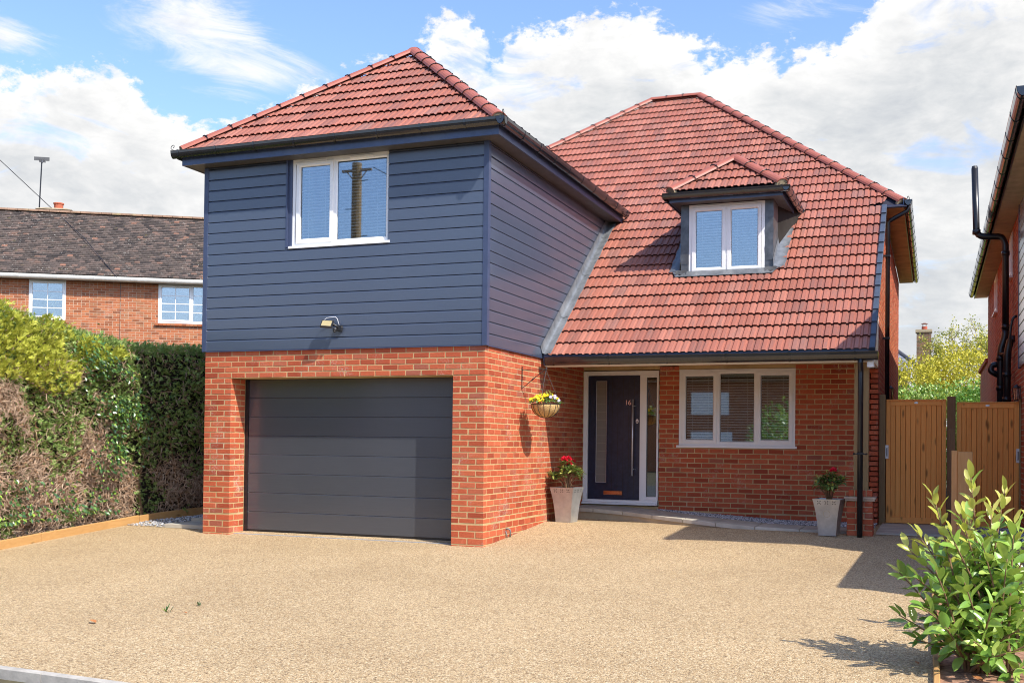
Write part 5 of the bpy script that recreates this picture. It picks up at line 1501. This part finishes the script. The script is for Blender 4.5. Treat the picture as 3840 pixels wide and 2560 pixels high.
def oldtile_geo(w=.162, L=.142, th=.016):
    vs = [(0, -.004, .020), (w*.5, -.004, .024), (w, -.004, .020), (0, L, .006), (w*.5, L, .009), (w, L, .006), (0, -.004, .020-th), (w*.5, -.004, .024-th), (w, -.004, .020-th)]
    return vs, [(0, 1, 4, 3), (1, 2, 5, 4), (6, 7, 1, 0), (7, 8, 2, 1), (6, 0, 3), (2, 8, 5)]
tiles.sort(key=lambda t: ((ML @ t[0])-CAM).length)
mts = []
for k in range(4):
    mb = MB(); mb.add(*oldtile_geo(.162+R.uniform(-.003, .002))); me = mb.mesh('plain_tile'); me.materials.append(OT); mts.append(me)
Mrow = lambda b: ML @ frame(b, X_, sdir, snv)
for b, j in tiles[:300]: link(bpy.data.objects.new('plain_tile', R.choice(mts)), lroof, Mrow(b+Vector((0, 0, 0))) @ Matrix.Rotation(R.uniform(-.02, .02), 4, 'Z'))
mb = MB()
for b, j in tiles[300:]:
    M_ = Mrow(b) @ Matrix.Rotation(R.uniform(-.02, .02), 4, 'Z') @ Matrix.Translation((0, R.uniform(-.004, .004), R.uniform(0, .003))); vs, fs = oldtile_geo(); mb.add([M_ @ Vector(v) for v in vs], fs)
kind(mb.build('plain_tiling', OT, lroof), 'stuff')
HIPO = plain('old_ridge_tile', (.24, .15, .10), .9, .1, 5, .35, .4, 40., dirt=(.30, .28, .12))
x = -5.2
mr = None
while x < 4.6:
    mb = MB(); pts = [(.13*math.cos(PI*i/8), .085*math.sin(PI*i/8)) for i in range(9)]
    mb.prism(pts, ML @ frame(Vector((x, ld, lr+.0)), Y_, Z_, X_), 0, .31); o = mb.build('ridge_tile', HIPO, lroof); x += .325
# gutter
gl = Vector((0, -.34, le-.05)); A = ML @ Vector((-5.5, -.34, le-.055)); Bq = ML @ Vector((4.8, -.34, le-.055))
WG = plain('white_gutter', (.72, .70, .64), .45, .4, 5, .08)
gutter(tuple(A), tuple(Bq), tuple(LN), lroof, .06, 1.05, dark=WG)
LB('fascia', WG, lroof, (-5.5, -.28, le-.17, 4.8, -.262, le-.02)); LB('soffit', SOFFIT, lroof, (-5.5, -.262, le-.16, 4.8, -.002, le-.145))
# chimney with pot and aerial
ch = LB('chimney', SAND, LH, (-2.75, ld+.1, lr-.4, -1.65, ld+.75, lr+.13)); 
mb = MB(); 
vs = [(-2.78, ld+.06, lr+.13), (-1.62, ld+.06, lr+.13), (-1.62, ld+.8, lr+.13), (-2.78, ld+.8, lr+.13), (-2.55, ld+.3, lr+.22), (-1.85, ld+.3, lr+.22), (-1.85, ld+.6, lr+.22), (-2.55, ld+.6, lr+.22)]
mb.add([ML @ Vector(v) for v in vs], [(0, 1, 5, 4), (1, 2, 6, 5), (2, 3, 7, 6), (3, 0, 4, 7), (4, 5, 6, 7)]); mb.build('flaunching', SAND, ch)
mb = MB(); vs, fs = lathe([(.14, 0), (.15, .15), (.17, .16), (.17, .20), (.15, .20)], 14); c = ML @ Vector((-2.12, ld+.45, lr+.21)); mb.add([Vector(v)+c for v in vs], fs); mb.build('chimney_pot', plain('terracotta_pot', (.45, .13, .07), .8, .2), ch)
ae = thing('tv_aerial', 'grey television aerial on a pole above the older house chimney', 'aerial', tuple(ML @ Vector((-2.72, ld+.3, lr+.05))))
a0_ = ML @ Vector((-2.70, ld+.3, lr)); mb = MB(); mb.tube([a0_, a0_+Z_*1.80+LU*.06], .022, 6); mb.build('mast', IRON, ae)
GREY = plain('aerial_grey', (.10, .10, .10), .6, .4)
top = a0_+Z_*1.80+LU*.06; mb = MB(); bd = (LU*.25+LN*.9-Z_*.35).normalized(); mb.tube([top-bd*.1, top+bd*.75], .012, 5)
for k in range(9):
    c = top+bd*(.08*k); mb.tube([c-LU*.10, c+LU*.10], .005, 4)
mb.build('boom', GREY, ae)
mb = MB(); Mx = frame(top-bd*.08+Z_*.02, LU, Z_, LN); mb.box(-.24, -.06, -.01, .24, .06, .01, M=Mx); mb.build('reflector', GREY, ae)
# telephone cable
mb = MB(); c1 = Vector((-22.1, 13.0, 10.15)); c2 = ML @ Vector((-2.2, ld+.2, lr+.1)); c3 = ML @ Vector((.5, -.33, le-.05))
d0 = Vector((-26, 11.0, 14.2))
mb.tube([d0, d0.lerp(c2, .5)-Z_*.12, c2], .012, 5); mb.tube([c2+Vector((0, 0, 0)), c2.lerp(c3, .5)+Z_*.15, c3+LN*.05], .010, 5)
tag(mb.build('telephone_cable', BLACK), 'thin black telephone cable running down to the older brick house', 'cable')

# ================================================================== FOLIAGE
def spray_mesh(name, P, D, size, mat, kind_='spray', parent=None, flat=0., seed=0, world=None):
    """P points, D outward directions (numpy n x 3). Every spray: a stem of small pointed leaflets"""
    rg = np.random.default_rng(seed); n = len(P)
    D = D/np.linalg.norm(D, axis=1)[:, None]
    rv = rg.normal(size=(n, 3)); S_ = np.cross(D, rv); S_ /= np.linalg.norm(S_, axis=1)[:, None]; Nn = np.cross(D, S_)
    sz = size*rg.uniform(.6, 1.3, n)
    V = []; F = []; base = 0
    if kind_ == 'spray':
        lf = [(0, 0, 0, 1.), (-.0, .15, .5, .55), (.0, .2, -.5, .55), (.0, .42, .42, .42)]
        for (z0, l0, side, ln) in lf:
            a = P+D*(sz*l0)[:, None]
            dirv = D*(1-abs(side)*.55)+S_*side*1.2; dirv /= np.linalg.norm(dirv, axis=1)[:, None]
            tip = a+dirv*(sz*ln)[:, None]+Nn*(sz*rg.uniform(-.15, .15, n))[:, None]
            w = (sz*.085)[:, None]; pr = np.cross(dirv, Nn)
            m1 = a+(tip-a)*.45+pr*w; m2 = a+(tip-a)*.45-pr*w
            blk = np.stack([a, m1, tip, m2], 1).reshape(-1, 3); V.append(blk)
            idx = np.arange(n)*4+base; F.append(np.stack([idx, idx+1, idx+2, idx+3], 1)); base += 4*n
    elif kind_ == 'leaf':
        w = (sz*.32)[:, None]; L = sz[:, None]
        a = P; m1 = P+D*L*.45+S_*w+Nn*w*.25; m2 = P+D*L*.45-S_*w+Nn*w*.25; t = P+D*L; mid = P+D*L*.45
        V.append(np.stack([a, m1, t, mid], 1).reshape(-1, 3)); idx = np.arange(n)*4; F.append(np.stack([idx, idx+1, idx+2, idx+3], 1)); base = 4*n
        V.append(np.stack([a, mid, t, m2], 1).reshape(-1, 3)); idx = np.arange(n)*4+base; F.append(np.stack([idx, idx+1, idx+2, idx+3], 1)); base += 4*n
    elif kind_ == 'twig':
        a = P; b = P+D*(sz*.5)[:, None]+S_*(sz*.12)[:, None]*rg.uniform(-1, 1, (n, 1)); c = P+D*sz[:, None]+Nn*(sz*.25)[:, None]*rg.uniform(-1, 1, (n, 1))
        w = (.0035+.0045*rg.random(n))[:, None]
        for off, q in ((S_, 0), (Nn, 1)):
            V.append(np.stack([a-off*w, a+off*w, b+off*w*.7, b-off*w*.7, c], 1).reshape(-1, 3)); idx = np.arange(n)*5+base
            F.append(np.stack([idx, idx+1, idx+2, idx+3], 1)); F.append(np.stack([idx+3, idx+2, idx+4, idx+4], 1)); base += 5*n
    V = np.concatenate(V); F = np.concatenate(F)
    me = bpy.data.meshes.new(name)
    if kind_ == 'twig': me.from_pydata(V.tolist(), [], [tuple(dict.fromkeys(f)) for f in F.tolist()])
    else:
        me.vertices.add(len(V)); me.vertices.foreach_set('co', V.ravel()); me.loops.add(F.size); me.polygons.add(len(F))
        me.loops.foreach_set('vertex_index', F.ravel().astype(np.int32)); me.polygons.foreach_set('loop_start', (np.arange(len(F))*4).astype(np.int32))
    me.update(calc_edges=True); me.materials.append(mat)
    o = bpy.data.objects.new(name, me); return link(o, parent, world)
def vnoise(p, sc, seed=0):
    """cheap smooth value noise on n x 3"""
    from mathutils import noise as mn
    return np.array([mn.noise(Vector((q[0]*sc+seed, q[1]*sc, q[2]*sc))) for q in p])
def hedge_body(y0, y1, ztop, xin):
    pass
# conifer hedge along the left boundary, facing +X
HG = thing('conifer_hedge', 'tall clipped green conifer hedge with brown dead patches along the left boundary', 'hedge', (-6.4, 2, .1))
def hx(y): return xl(y)-.20         # front face of the hedge
def top(y): return 2.72-.10*math.sin((y+1)*.9)*.6-.02*y
n = 60000
ys = NR.uniform(-5.5, 7.5, n); 
zt = np.array([top(y) for y in ys]); zb0 = np.array([gz(v)+.05 for v in ys]); zz = zb0+(zt+.03-zb0)*NR.random(n)**.95
lay = NR.random(n)
xf = np.array([hx(y) for y in ys])
lump = vnoise(np.stack([ys, zz, np.zeros(n)], 1), 1.6)*.16+vnoise(np.stack([ys, zz, np.ones(n)*5], 1), 4.5)*.07
depth = NR.random(n)**1.6*.32
X0 = xf-.02+lump-depth
topm = NR.random(n) < .22
X0 = np.where(topm, xf-NR.uniform(0, 1.0, n), X0); zz = np.where(topm, zt+lump*.5+NR.uniform(-.06, .05, n), zz)
P = np.stack([X0, ys, zz], 1)
nz = vnoise(P, .9, 11)+.4*vnoise(P, 2.6, 3)
nf = vnoise(P, 2.4, 31)
low = np.interp(ys, [-5.5, -2.2, -1.2, -.6, .2, .8, 1.6, 2.4, 7], [1.6, 1.5, 1.35, .95, .55, .7, 1.2, 1.5, 1.5])
dead = (zz < low+.9*nz+.35*nf) & (nf > -.12) | ((nz > .40) & (zz < 2.3)) | (NR.random(n) < .12)
dead &= ~topm
Dd = np.stack([np.ones(n)*.9, NR.normal(size=n)*.55, NR.normal(size=n)*.55+.1], 1); Dd[topm] = np.stack([NR.normal(size=topm.sum())*.4+.3, NR.normal(size=topm.sum())*.4, np.ones(topm.sum())], 1)
g = ~dead
spray_mesh('foliage', P[g], Dd[g], .082, CYP, 'spray', HG, seed=1)
k2 = dead
Pt = np.concatenate([P[k2], P[k2]+NR.normal(size=(k2.sum(), 3))*.04]); Dt = NR.normal(size=(len(Pt), 3)); Dt[:, 0] = abs(Dt[:, 0])*.6; Dt[:, 2] -= .1
spray_mesh('dead_twigs', Pt, Dt, .13, TWIG, 'twig', HG, seed=2)
sel = k2 & (NR.random(n) < .30)
spray_mesh('dead_sprays', P[sel], Dd[sel], .07, leaf_mat('brown_spray', [(0, (.22, .13, .07)), (.5, (.36, .22, .12)), (1, (.46, .27, .15))], .8, .1), 'spray', HG, seed=3)
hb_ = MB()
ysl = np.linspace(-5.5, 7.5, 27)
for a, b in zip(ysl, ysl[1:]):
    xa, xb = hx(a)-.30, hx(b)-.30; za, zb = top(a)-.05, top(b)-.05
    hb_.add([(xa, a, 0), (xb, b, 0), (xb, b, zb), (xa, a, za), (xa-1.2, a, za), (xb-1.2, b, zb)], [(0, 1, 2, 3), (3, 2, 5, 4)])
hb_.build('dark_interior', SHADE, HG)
mb = MB(); rs = random.Random(5)
for k in range(30):
    y = rs.uniform(-4.5, 6.5); x = hx(y)-rs.uniform(.1, .3); mb.tube([(x, y, 0), (x+rs.uniform(-.05, .08), y+rs.uniform(-.15, .15), .6), (x+rs.uniform(-.1, .1), y+rs.uniform(-.3, .3), 1.5)], [.028, .02, .008], 6)
for k in range(90):
    y = rs.uniform(-4.5, 2.5); z = rs.uniform(.3, 2.1); x = hx(y)-.08
    mb.tube([(x-.1, y, z), (x+rs.uniform(.0, .06), y+rs.uniform(-.25, .25), z+rs.uniform(-.1, .15)), (x+rs.uniform(-.03, .1), y+rs.uniform(-.45, .45), z+rs.uniform(-.2, .3))], [.011, .008, .003], 5)
kind(mb.build('branches', BARK, HG), 'stuff')
# golden conifer in front at the far left
GC = thing('golden_conifer', 'bright yellow-green conifer growing over the top of the hedge at far left', 'conifer', (-5.9, -2.6, .1))
n = 9000
y = NR.uniform(-5.2, .3, n); zb_ = np.interp(y, [-5.2, -2.6, -1.7, -1.1, -.6, -.1, .3], [1.9, 1.95, 1.98, 1.78, 2.05, 2.25, 2.45]); zt_ = np.interp(y, [-5.2, -2.2, -1.6, -1.0, -.6, 0, .3], [2.9, 2.84, 2.80, 2.76, 2.66, 2.62, 2.60])
z = zb_+(zt_-zb_)*NR.random(n); lu = vnoise(np.stack([y, z, np.ones(n)*2], 1), 2.2)*.2
x = np.array([hx(v) for v in y])+.10+lu-NR.random(n)**1.5*.3
tm = NR.random(n) < .2; z = np.where(tm, zt_+NR.uniform(-.05, .08, n)+lu*.4, z); x = np.where(tm, x-NR.uniform(0, .7, n), x)
keep = vnoise(np.stack([y, z, x], 1), 2.4, 7) > -.38
Pg = np.stack([x, y, z], 1)[keep]; Dg = np.stack([np.ones(len(Pg))*.5, NR.normal(size=len(Pg))*.35, NR.random(len(Pg))*1.1], 1)
spray_mesh('foliage', Pg, Dg, .10, GOLD, 'spray', GC, seed=4)
mb = MB(); mb.tube([(-6.1, -2.6, 0), (-6.05, -2.5, 1.2), (-5.95, -2.2, 2.4)], [.06, .05, .02], 7); mb.build('trunk', BARK, GC)
# ivy creeping over the hedge
IV = thing('ivy', 'glossy ivy trailing diagonally over the hedge with some lime green leaves', 'ivy', (-5.8, -.5, 1.5))
n = 2600
t = NR.random(n); cy = np.interp(t, [0, .3, .6, .8, 1], [-.35, .15, .45, .35, -.1]); cz = np.interp(t, [0, .3, .6, .8, 1], [2.5, 2.1, 1.6, 1.2, .75])
y = cy+NR.normal(size=n)*.26; z = cz+NR.normal(size=n)*.16
m2 = NR.random(n) < .34; y = np.where(m2, NR.uniform(-4.6, .2, n), y); z = np.where(m2, .16+NR.random(n)**2*.55, z)
x = np.array([hx(v) for v in y])+.06+NR.uniform(-.02, .09, n)+vnoise(np.stack([y, z, y*0], 1), 1.6)*.16
keep = vnoise(np.stack([y, z, y*0+9], 1), 3.2) > -.22
Pi = np.stack([x, y, z], 1)[keep]; Di = np.stack([NR.random(len(Pi))*.5+.1, NR.normal(size=len(Pi))*.5, -NR.random(len(Pi))*.9], 1)
spray_mesh('leaves', Pi, Di, .062, IVY, 'leaf', IV, seed=5)

# laurel in front right
LA = thing('laurel_bush', 'large glossy laurel with yellow young tips, the nearer bush in the bed', 'bush', (5.6, -4.8, gz(-4.8)))
rl = random.Random(21)
def laurel_leaf(L, Wd, fold, curl, n=6):
    vs = [(0, -.018, 0), (0, 0, 0)]; fs = []
    for i in range(1, n):
        t_ = i/n; w = Wd*.5*(math.sin(PI*t_**.92))**.62; z = -curl*L*t_*t_
        wob = .04*Wd*math.sin(i*2.1)
        vs += [(-w, L*t_, z+w*fold+wob), (0, L*t_, z), (w, L*t_, z+w*fold-wob)]
    vs.append((0, L, -curl*L*1.05)); fs += [(1, 3, 2), (1, 4, 3)]
    for i in range(n-2):
        a = 2+3*i; fs += [(a, a+1, a+4, a+3), (a+1, a+2, a+5, a+4)]
    a = 2+3*(n-2); e = len(vs)-1; fs += [(a, a+1, e), (a+1, a+2, e)]
    vs += [(-.0015, -.018, 0), (.0015, -.018, 0)]; b = len(vs)-2; fs += [(b, b+1, 1)]
    return vs, fs
LMg, LMy = [], []
for k in range(7):
    for lst, mt in ((LMg, LAUR), (LMy, LAURY)):
        mb = MB(); mb.add(*laurel_leaf(rl.uniform(.115, .15) if mt is LAUR else rl.uniform(.085, .115), rl.uniform(.050, .062) if mt is LAUR else rl.uniform(.034, .044), rl.uniform(.15, .5), rl.uniform(.05, .3)))
        me = mb.mesh('leaf'); me.materials.append(mt); me.shade_smooth(); lst.append(me)
tips = [(5.495, -4.7, 1.06, 1), (5.264, -4.75, .93, 1), (5.71, -4.6, .98, .35), (5.62, -4.75, .87, .25), (5.089, -4.7, .58, .3), (5.05, -4.7, .40, .1), (5.05, -4.75, .12, 0), (5.16, -4.8, -.03, 0), (5.80, -4.7, .70, .2), (5.86, -4.7, .36, 0),
        (5.43, -4.85, .82, .5), (5.16, -4.6, .66, .25), (5.36, -4.9, .70, .1), (5.55, -5.0, .66, 0), (5.70, -5.0, .55, 0), (5.28, -5.0, .46, 0), (5.45, -5.1, .40, 0), (5.62, -5.15, .30, 0), (5.20, -5.05, .22, 0), (5.34, -5.15, .12, 0), (5.80, -5.1, .15, 0), (5.92, -4.9, .05, 0), (5.50, -5.2, .05, 0), (5.68, -5.25, .0, 0),
        (5.95, -4.6, .9, .6), (6.02, -4.6, .55, .2), (6.1, -4.8, .2, 0), (5.50, -4.4, .8, .1), (5.3, -4.4, .55, 0), (5.7, -4.4, .6, 0), (5.85, -5.2, -.08, 0), (5.42, -4.3, .35, 0), (5.15, -4.9, .40, 0), (5.75, -4.85, .78, .1), (5.62, -4.55, .45, 0)]
def laurel(plant, base, tips_, nind):
    st = MB(); LV = []
    for i, (x, y, z, yg) in enumerate(tips_):
        e = Vector((x, y, z)); s0 = base+Vector((rl.uniform(-.12, .16), rl.uniform(-.12, .12), 0)); L = (e-s0).length
        c1 = s0+Vector(((x-s0.x)*.25, (y-s0.y)*.25, (z-s0.z)*.45)); pts = []
        for k in range(11):
            t_ = k/10; pts.append(s0*(1-t_)**2+c1*2*t_*(1-t_)+e*t_*t_)
        st.tube(pts, [.011*(1-k/11)+.0025 for k in range(11)], 6)
        # leaves spiral up the outer two thirds
        m = int(L*.8/.026)
        for k in range(m):
            t_ = .28+.72*(k+.5)/m; p = s0*(1-t_)**2+c1*2*t_*(1-t_)+e*t_*t_; tg = ((c1-s0)*2*(1-t_)+(e-c1)*2*t_).normalized()
            a = 2.4*k+i; sd_ = tg.cross(Vector((math.cos(i), math.sin(i), .3))).normalized(); sd2 = tg.cross(sd_)
            out = sd_*math.cos(a)+sd2*math.sin(a); tipness = max(0, (t_-.8)/.2)
            dd = out*(1-.55*tipness)+tg*(.5+.8*tipness)+Z_*rl.uniform(-.15, .6)
            young = yg > 0 and t_ > 1-.42*yg and rl.random() < .9
            M_ = Matrix.Translation(p+out*.008) @ orient(dd, rl.uniform(-1.0, 1.0)) @ Matrix.Scale(rl.uniform(.8, 1.15)*(1 if not young else 1.05), 4)
            LV.append((M_, young, p))
    stm = st.build('stem', BARK, plant, smooth=True)
    LV.sort(key=lambda q: (q[2]-CAM).length)
    restg, resty = MB(), MB()
    for i, (M_, young, p) in enumerate(LV):
        me = rl.choice(LMy if young else LMg)
        if i < nind: link(bpy.data.objects.new('leaf', me), plant, M_)
        else:
            tgt = resty if young else restg
            tgt.add([M_ @ v.co for v in me.vertices], [tuple(f.vertices) for f in me.polygons])
    kind(restg.build('leaves', LAUR, plant, smooth=True), 'stuff')
    if resty.v: kind(resty.build('young_leaves', LAURY, plant, smooth=True), 'stuff')
laurel(LA, Vector((5.58, -4.75, gz(-4.7))), tips, 300)
LB2 = thing('laurel_bush', 'smaller laurel growing behind the large one in the same bed', 'bush', (5.62, -3.35, gz(-3.3)))
laurel(LB2, Vector((5.62, -3.35, gz(-3.3))), [(x+.03+(x-5.5)*.0, y+1.35, z*.80-.04, yg*.5) for x, y, z, yg in tips if x > 5.35 and z < .75], 120)

# fallen leaves and weeds
BRL = plain('dry_leaf', (.42, .17, .06), .7, .2, 30, .3)
def fallen(x, y, label, s_=.06, a=0.):
    mb = MB(); vs, fs = leafblade(s_, s_*.45, .5, -.15, 4); M_ = Matrix.Translation((x, y, gz(y)+.012)) @ Matrix.Rotation(a, 4, 'Z'); mb.add([M_ @ Vector(v) for v in vs], fs); tag(mb.build('fallen_leaf', BRL), label, 'leaf', 'dry leaves on the ground')
fallen(-.96, -5.66, 'reddish dry leaf on the driveway at the left picture edge', .10, 1.2); fallen(5.18, -4.75, 'crumpled dry leaf on the gravel left of the laurel bed', .06, .4); fallen(-4.75, -1.25, 'small dark dry leaf on the drive near the garage pier', .04, 2); fallen(-.55, -5.05, 'thin straw coloured leaf beside the weeds in the drive', .05, 1.4)
fallen(5.56, -5.1, 'large orange dead leaf under the laurel stems', .11, .6)
def weed(x, y, label, n=5, s_=.06):
    mb = MB()
    for k in range(n):
        a = R.uniform(0, 2*PI); M_ = Matrix.Translation((x+R.uniform(-.02, .02), y+R.uniform(-.02, .02), gz(y))) @ orient(Vector((math.cos(a), math.sin(a), R.uniform(.2, 1.6)))); vs, fs = leafblade(s_*R.uniform(.6, 1.2), .012, .2, .1, 3); mb.add([M_ @ Vector(v) for v in vs], fs)
    tag(mb.build('weed', IVY), label, 'weed', 'weeds in the driveway')
weed(-.78, -5.02, 'nearer green weed with a tall shoot in the gravel driveway', 9, .09); weed(-.72, -4.68, 'smaller green weed further up the gravel driveway', 6, .06)

# ================================================================== BEHIND THE GATES
def bush(name, label, cat, c, rad, n, size, mat, seed, k_='leaf', trunk=True, core=True, sh=.55):
    t = thing(name, label, cat, (c[0], c[1], .1)); rg = np.random.default_rng(seed)
    d = rg.normal(size=(n, 3)); d /= np.linalg.norm(d, axis=1)[:, None]; d[:, 1] = np.where(rg.random(n) < .6, -abs(d[:, 1]), d[:, 1])
    lump = 1+.28*vnoise(d*1.0, 2.2, seed)+.14*vnoise(d, 5, seed+3)
    r_ = (sh+(1-sh)*rg.random(n)**.5)*lump
    P = np.array(c)+d*np.array(rad)*r_[:, None]; P[:, 2] = np.maximum(P[:, 2], .15)
    spray_mesh('foliage', P, d+rg.normal(size=(n, 3))*.7+np.array([0, 0, .2]), size, mat, k_, t, seed=seed)
    if trunk:
        mb = MB()
        for k in range(9):
            a = 2*PI*k/9; mb.tube([(c[0], c[1], 0), (c[0]+.25*rad[0]*math.cos(a), c[1]+.25*rad[1]*math.sin(a), c[2]*.6), (c[0]+.75*rad[0]*math.cos(a), c[1]+.7*rad[1]*math.sin(a), c[2]+rad[2]*.55*math.sin(k*1.7))], [.06, .035, .01], 5)
        kind(mb.build('branches', BARK, t), 'stuff')
    return t
bush('green_hedge', 'leafy pale green hedge behind the gates between the two houses', 'hedge', (5.1, 21.5, 1.6), (2.6, 1.2, 1.62), 11000, .105, HEDG, 31)
bush('green_hedge', 'darker green rounded end of the hedge behind the right gate', 'hedge', (6.6, 20.8, 1.7), (1.3, 1.0, 1.45), 5000, .10, leaf_mat('bright_hedge_leaf', [(0, (.07, .20, .03)), (.4, (.14, .34, .05)), (1, (.32, .52, .12))], .35, .5, .25), 32)
bush('yellow_shrub', 'yellow flowering shrub left of the pair behind the green hedge', 'shrub', (4.7, 24.5, 3.0), (1.5, 1.1, 1.05), 7000, .085, FORS, 33, 'leaf')
bush('yellow_shrub', 'taller yellow shrub right of the pair behind the green hedge', 'shrub', (6.1, 25.0, 3.35), (1.25, 1.1, 1.15), 7000, .085, FORS, 34, 'leaf')
TR = thing('locust_tree', 'thin tree with sparse yellow and green leaves beside the neighbouring wall', 'tree', (6.6, 29, .1))
mb = MB(); rt = random.Random(8); ends = []
def limb(p, d, L, r_, lev):
    q = [p]; dd = Vector(d)
    for k in range(4):
        dd = (dd+Vector((rt.uniform(-.3, .3), rt.uniform(-.2, .2), rt.uniform(-.12, .2)))).normalized(); q.append(q[-1]+dd*L/4)
    mb.tube(q, [r_*(1-.16*k) for k in range(5)], 5)
    if lev > 0:
        for k in range(3): 
            s_ = q[rt.choice([2, 3, 4])]; nd = (dd+Vector((rt.uniform(-1.1, 1.1), rt.uniform(-.5, .5), rt.uniform(-.5, .7)))).normalized(); limb(s_, nd, L*.72, r_*.6, lev-1)
    else: ends.extend(q[1:])
    if lev <= 1: ends.extend(q[2:])
limb(Vector((7.3, 29, .1)), (0, 0, 1), 2.6, .12, 0); ends.clear()
for dx in (-.9, -.5, -.15, .35, .7, -.75): limb(Vector((7.2, 29, 2.5)), (dx, rt.uniform(-.3, .3), .75), 1.45, .05, 3)
mb.build('trunk', BARK, TR)
E_ = np.array([tuple(v) for v in ends]); 
E_ = np.repeat(E_, max(1, 13000//len(E_)), axis=0); E_ = E_+NR.normal(size=E_.shape)*.10
E_ = E_[vnoise(E_, 1.5, 4) > -.12]
spray_mesh('crown', E_, NR.normal(size=E_.shape)+np.array([0, 0, -.4]), .075, LOCU, 'leaf', TR, seed=9)
# distant house with chimney and slates
DH = thing('distant_house', 'grey slate roof with a tall brown brick chimney seen between the houses', 'house', (4.4, 32, 0))
zb_ = 4.25
mb = MB(); mb.add([(1.0, 31, zb_-.1), (4.62, 31, zb_+.28), (3.6, 34, 5.9), (.5, 34, 6.4)], [(0, 1, 2, 3)])
dw = B('house_wall', BRICKG, DH, (.5, 31.3, 0, 4.3, 36, 4.3))
SL = plain('grey_slate', (.22, .23, .27), .6, .4, 5, .25)
slr = thing_ = MB()
# slate slope facing the camera, its right hip falling to the right
def slate_pt(x, s_): return Vector((x, 31+s_*.75, 4.1+s_*.62))
mbs = MB(); j = 0; s_ = 0.
hx0, hx1 = 4.95, 3.2
while s_ < 2.6:
    x = .8-(.15 if j % 2 else 0); xr = 4.95-(s_/2.6)*1.9
    while x < xr:
        a = slate_pt(x+.004, s_); b = slate_pt(min(x+.296, xr), s_); n_ = Vector((0, -.62, .75)).normalized()
        c = slate_pt(min(x+.296, xr), s_+.2); d_ = slate_pt(x+.004, s_+.2)
        mbs.add([a+n_*.02, b+n_*.02, c+n_*.006, d_+n_*.006, a, b], [(0, 1, 2, 3), (4, 5, 1, 0)]); x += .3
    s_ += .19; j += 1
kind(mbs.build('slates', SL, DH), 'stuff')
mb = MB(); mb.add([slate_pt(.5, 0), slate_pt(4.95, 0), slate_pt(3.05, 2.6), slate_pt(.5, 2.6)], [(0, 1, 2, 3)]); mb.build('roof', SL, DH)
mb = MB(); mb.tube([slate_pt(4.97, 0)+Z_*.03, slate_pt(3.05, 2.62)+Z_*.03], .07, 6); mb.build('hip_tile', plain('dark_hip', (.09, .09, .1), .7, .3), DH)
CX0, CX1, CY = 4.66, 5.17, 30.0
cb = B('chimney', SAND, DH, (CX0+.005, CY+.005, 2.5, CX1-.005, CY+.5, 5.50))
CB = Bricks(); z = 3.6; k = 0
while z < 5.46:
    x = CX0-(.1125 if k % 2 else 0)
    while x < CX1:
        CB.add(max(x, CX0), min(x+.215, CX1), CY, CY+.1, z+.005, z+.07, cb); x += .225
    z += .0754; k += 1
CB.build(BRICKG, 90)
B('chimney_cap', SAND, cb, (CX0-.04, CY-.04, 5.50, CX1+.03, CY+.55, 5.60))
vs, fs = lathe([(.10, 0), (.10, .12), (.085, .13)], 12); mb = MB(); mb.add([Vector(v)+Vector((4.93, CY+.25, 5.60)) for v in vs], fs); mb.build('chimney_pot', plain('red_pot', (.40, .10, .06), .8, .2), cb)
mb = MB(); mb.tube([(4.93, CY+.25, 5.82), (4.93, CY+.25, 5.86)], [.13, .05], 12)
for k in range(4):
    a = PI/4+k*PI/2; mb.tube([(4.93+.08*math.cos(a), CY+.25+.08*math.sin(a), 5.72), (4.93+.08*math.cos(a), CY+.25+.08*math.sin(a), 5.83)], .012, 4)
mb.build('chimney_cowl', plain('rusty_cowl', (.22, .10, .07), .7, .3), cb)

# ================================================================== ACROSS THE ROAD (seen only in the glass)
UP = thing('utility_pole', 'tall wooden utility pole across the road reflected in the upstairs window', 'pole', (-9.3, -12.9, 0))
mb = MB(); mb.tube([(-9.3, -12.9, -.4), (-9.3, -12.9, 8.75)], [.17, .13], 12); mb.build('pole_shaft', POSTW, UP)
mb = MB()
for k in range(8): z = 3+k*.75; s_ = 1 if k % 2 else -1; mb.tube([(-9.3, -12.9, z), (-9.3+s_*.34, -12.9, z+.02)], .012, 5)
mb.build('climbing_step', IRON, UP)
mb = MB(); mb.box(-9.75, -12.93, 8.52, -8.85, -12.87, 8.58); mb.tube([(-9.6, -12.9, 8.52), (-9.32, -12.9, 8.2)], .015, 5); mb.tube([(-9.0, -12.9, 8.52), (-9.28, -12.9, 8.2)], .015, 5); mb.build('cross_arm', POSTW, UP)
mb = MB(); mb.tube([(-8.8, -12.9, 8.6), (-4.5, -13.2, 6.2), (-1, -13.5, 5.0)], .012, 5); tag(mb.build('overhead_wire', BLACK), 'thin overhead wire from the utility pole across the road', 'cable')

AH = thing('house_across_road', 'plain brick house across the road seen only as a reflection', 'house', (-14, -42, 0))
B('brick_wall', BRICK2, AH, (-24, -50, -1, 16, -42, 5.2))
solid_plane('roof', [(-24.5, -41.5, 5.1), (16.5, -41.5, 5.1), (16.5, -46, 8.2), (-24.5, -46, 8.2)], OT, AH, .2)
for x in (-20, -14, -8, -2, 4, 10):
    B('window', UPVC, AH, (x, -41.99, 3.0, x+2.2, -41.93, 4.3)); B('ground_window', UPVC, AH, (x, -41.99, .6, x+2.4, -41.93, 2.0))
SH = bush('street_shrub', 'leafy shrub across the road seen only as a reflection in the porch window', 'shrub', (-.9, -27, 1.1), (1.5, 1.2, 1.9), 2600, .16, HEDG, 77, sh=.3)
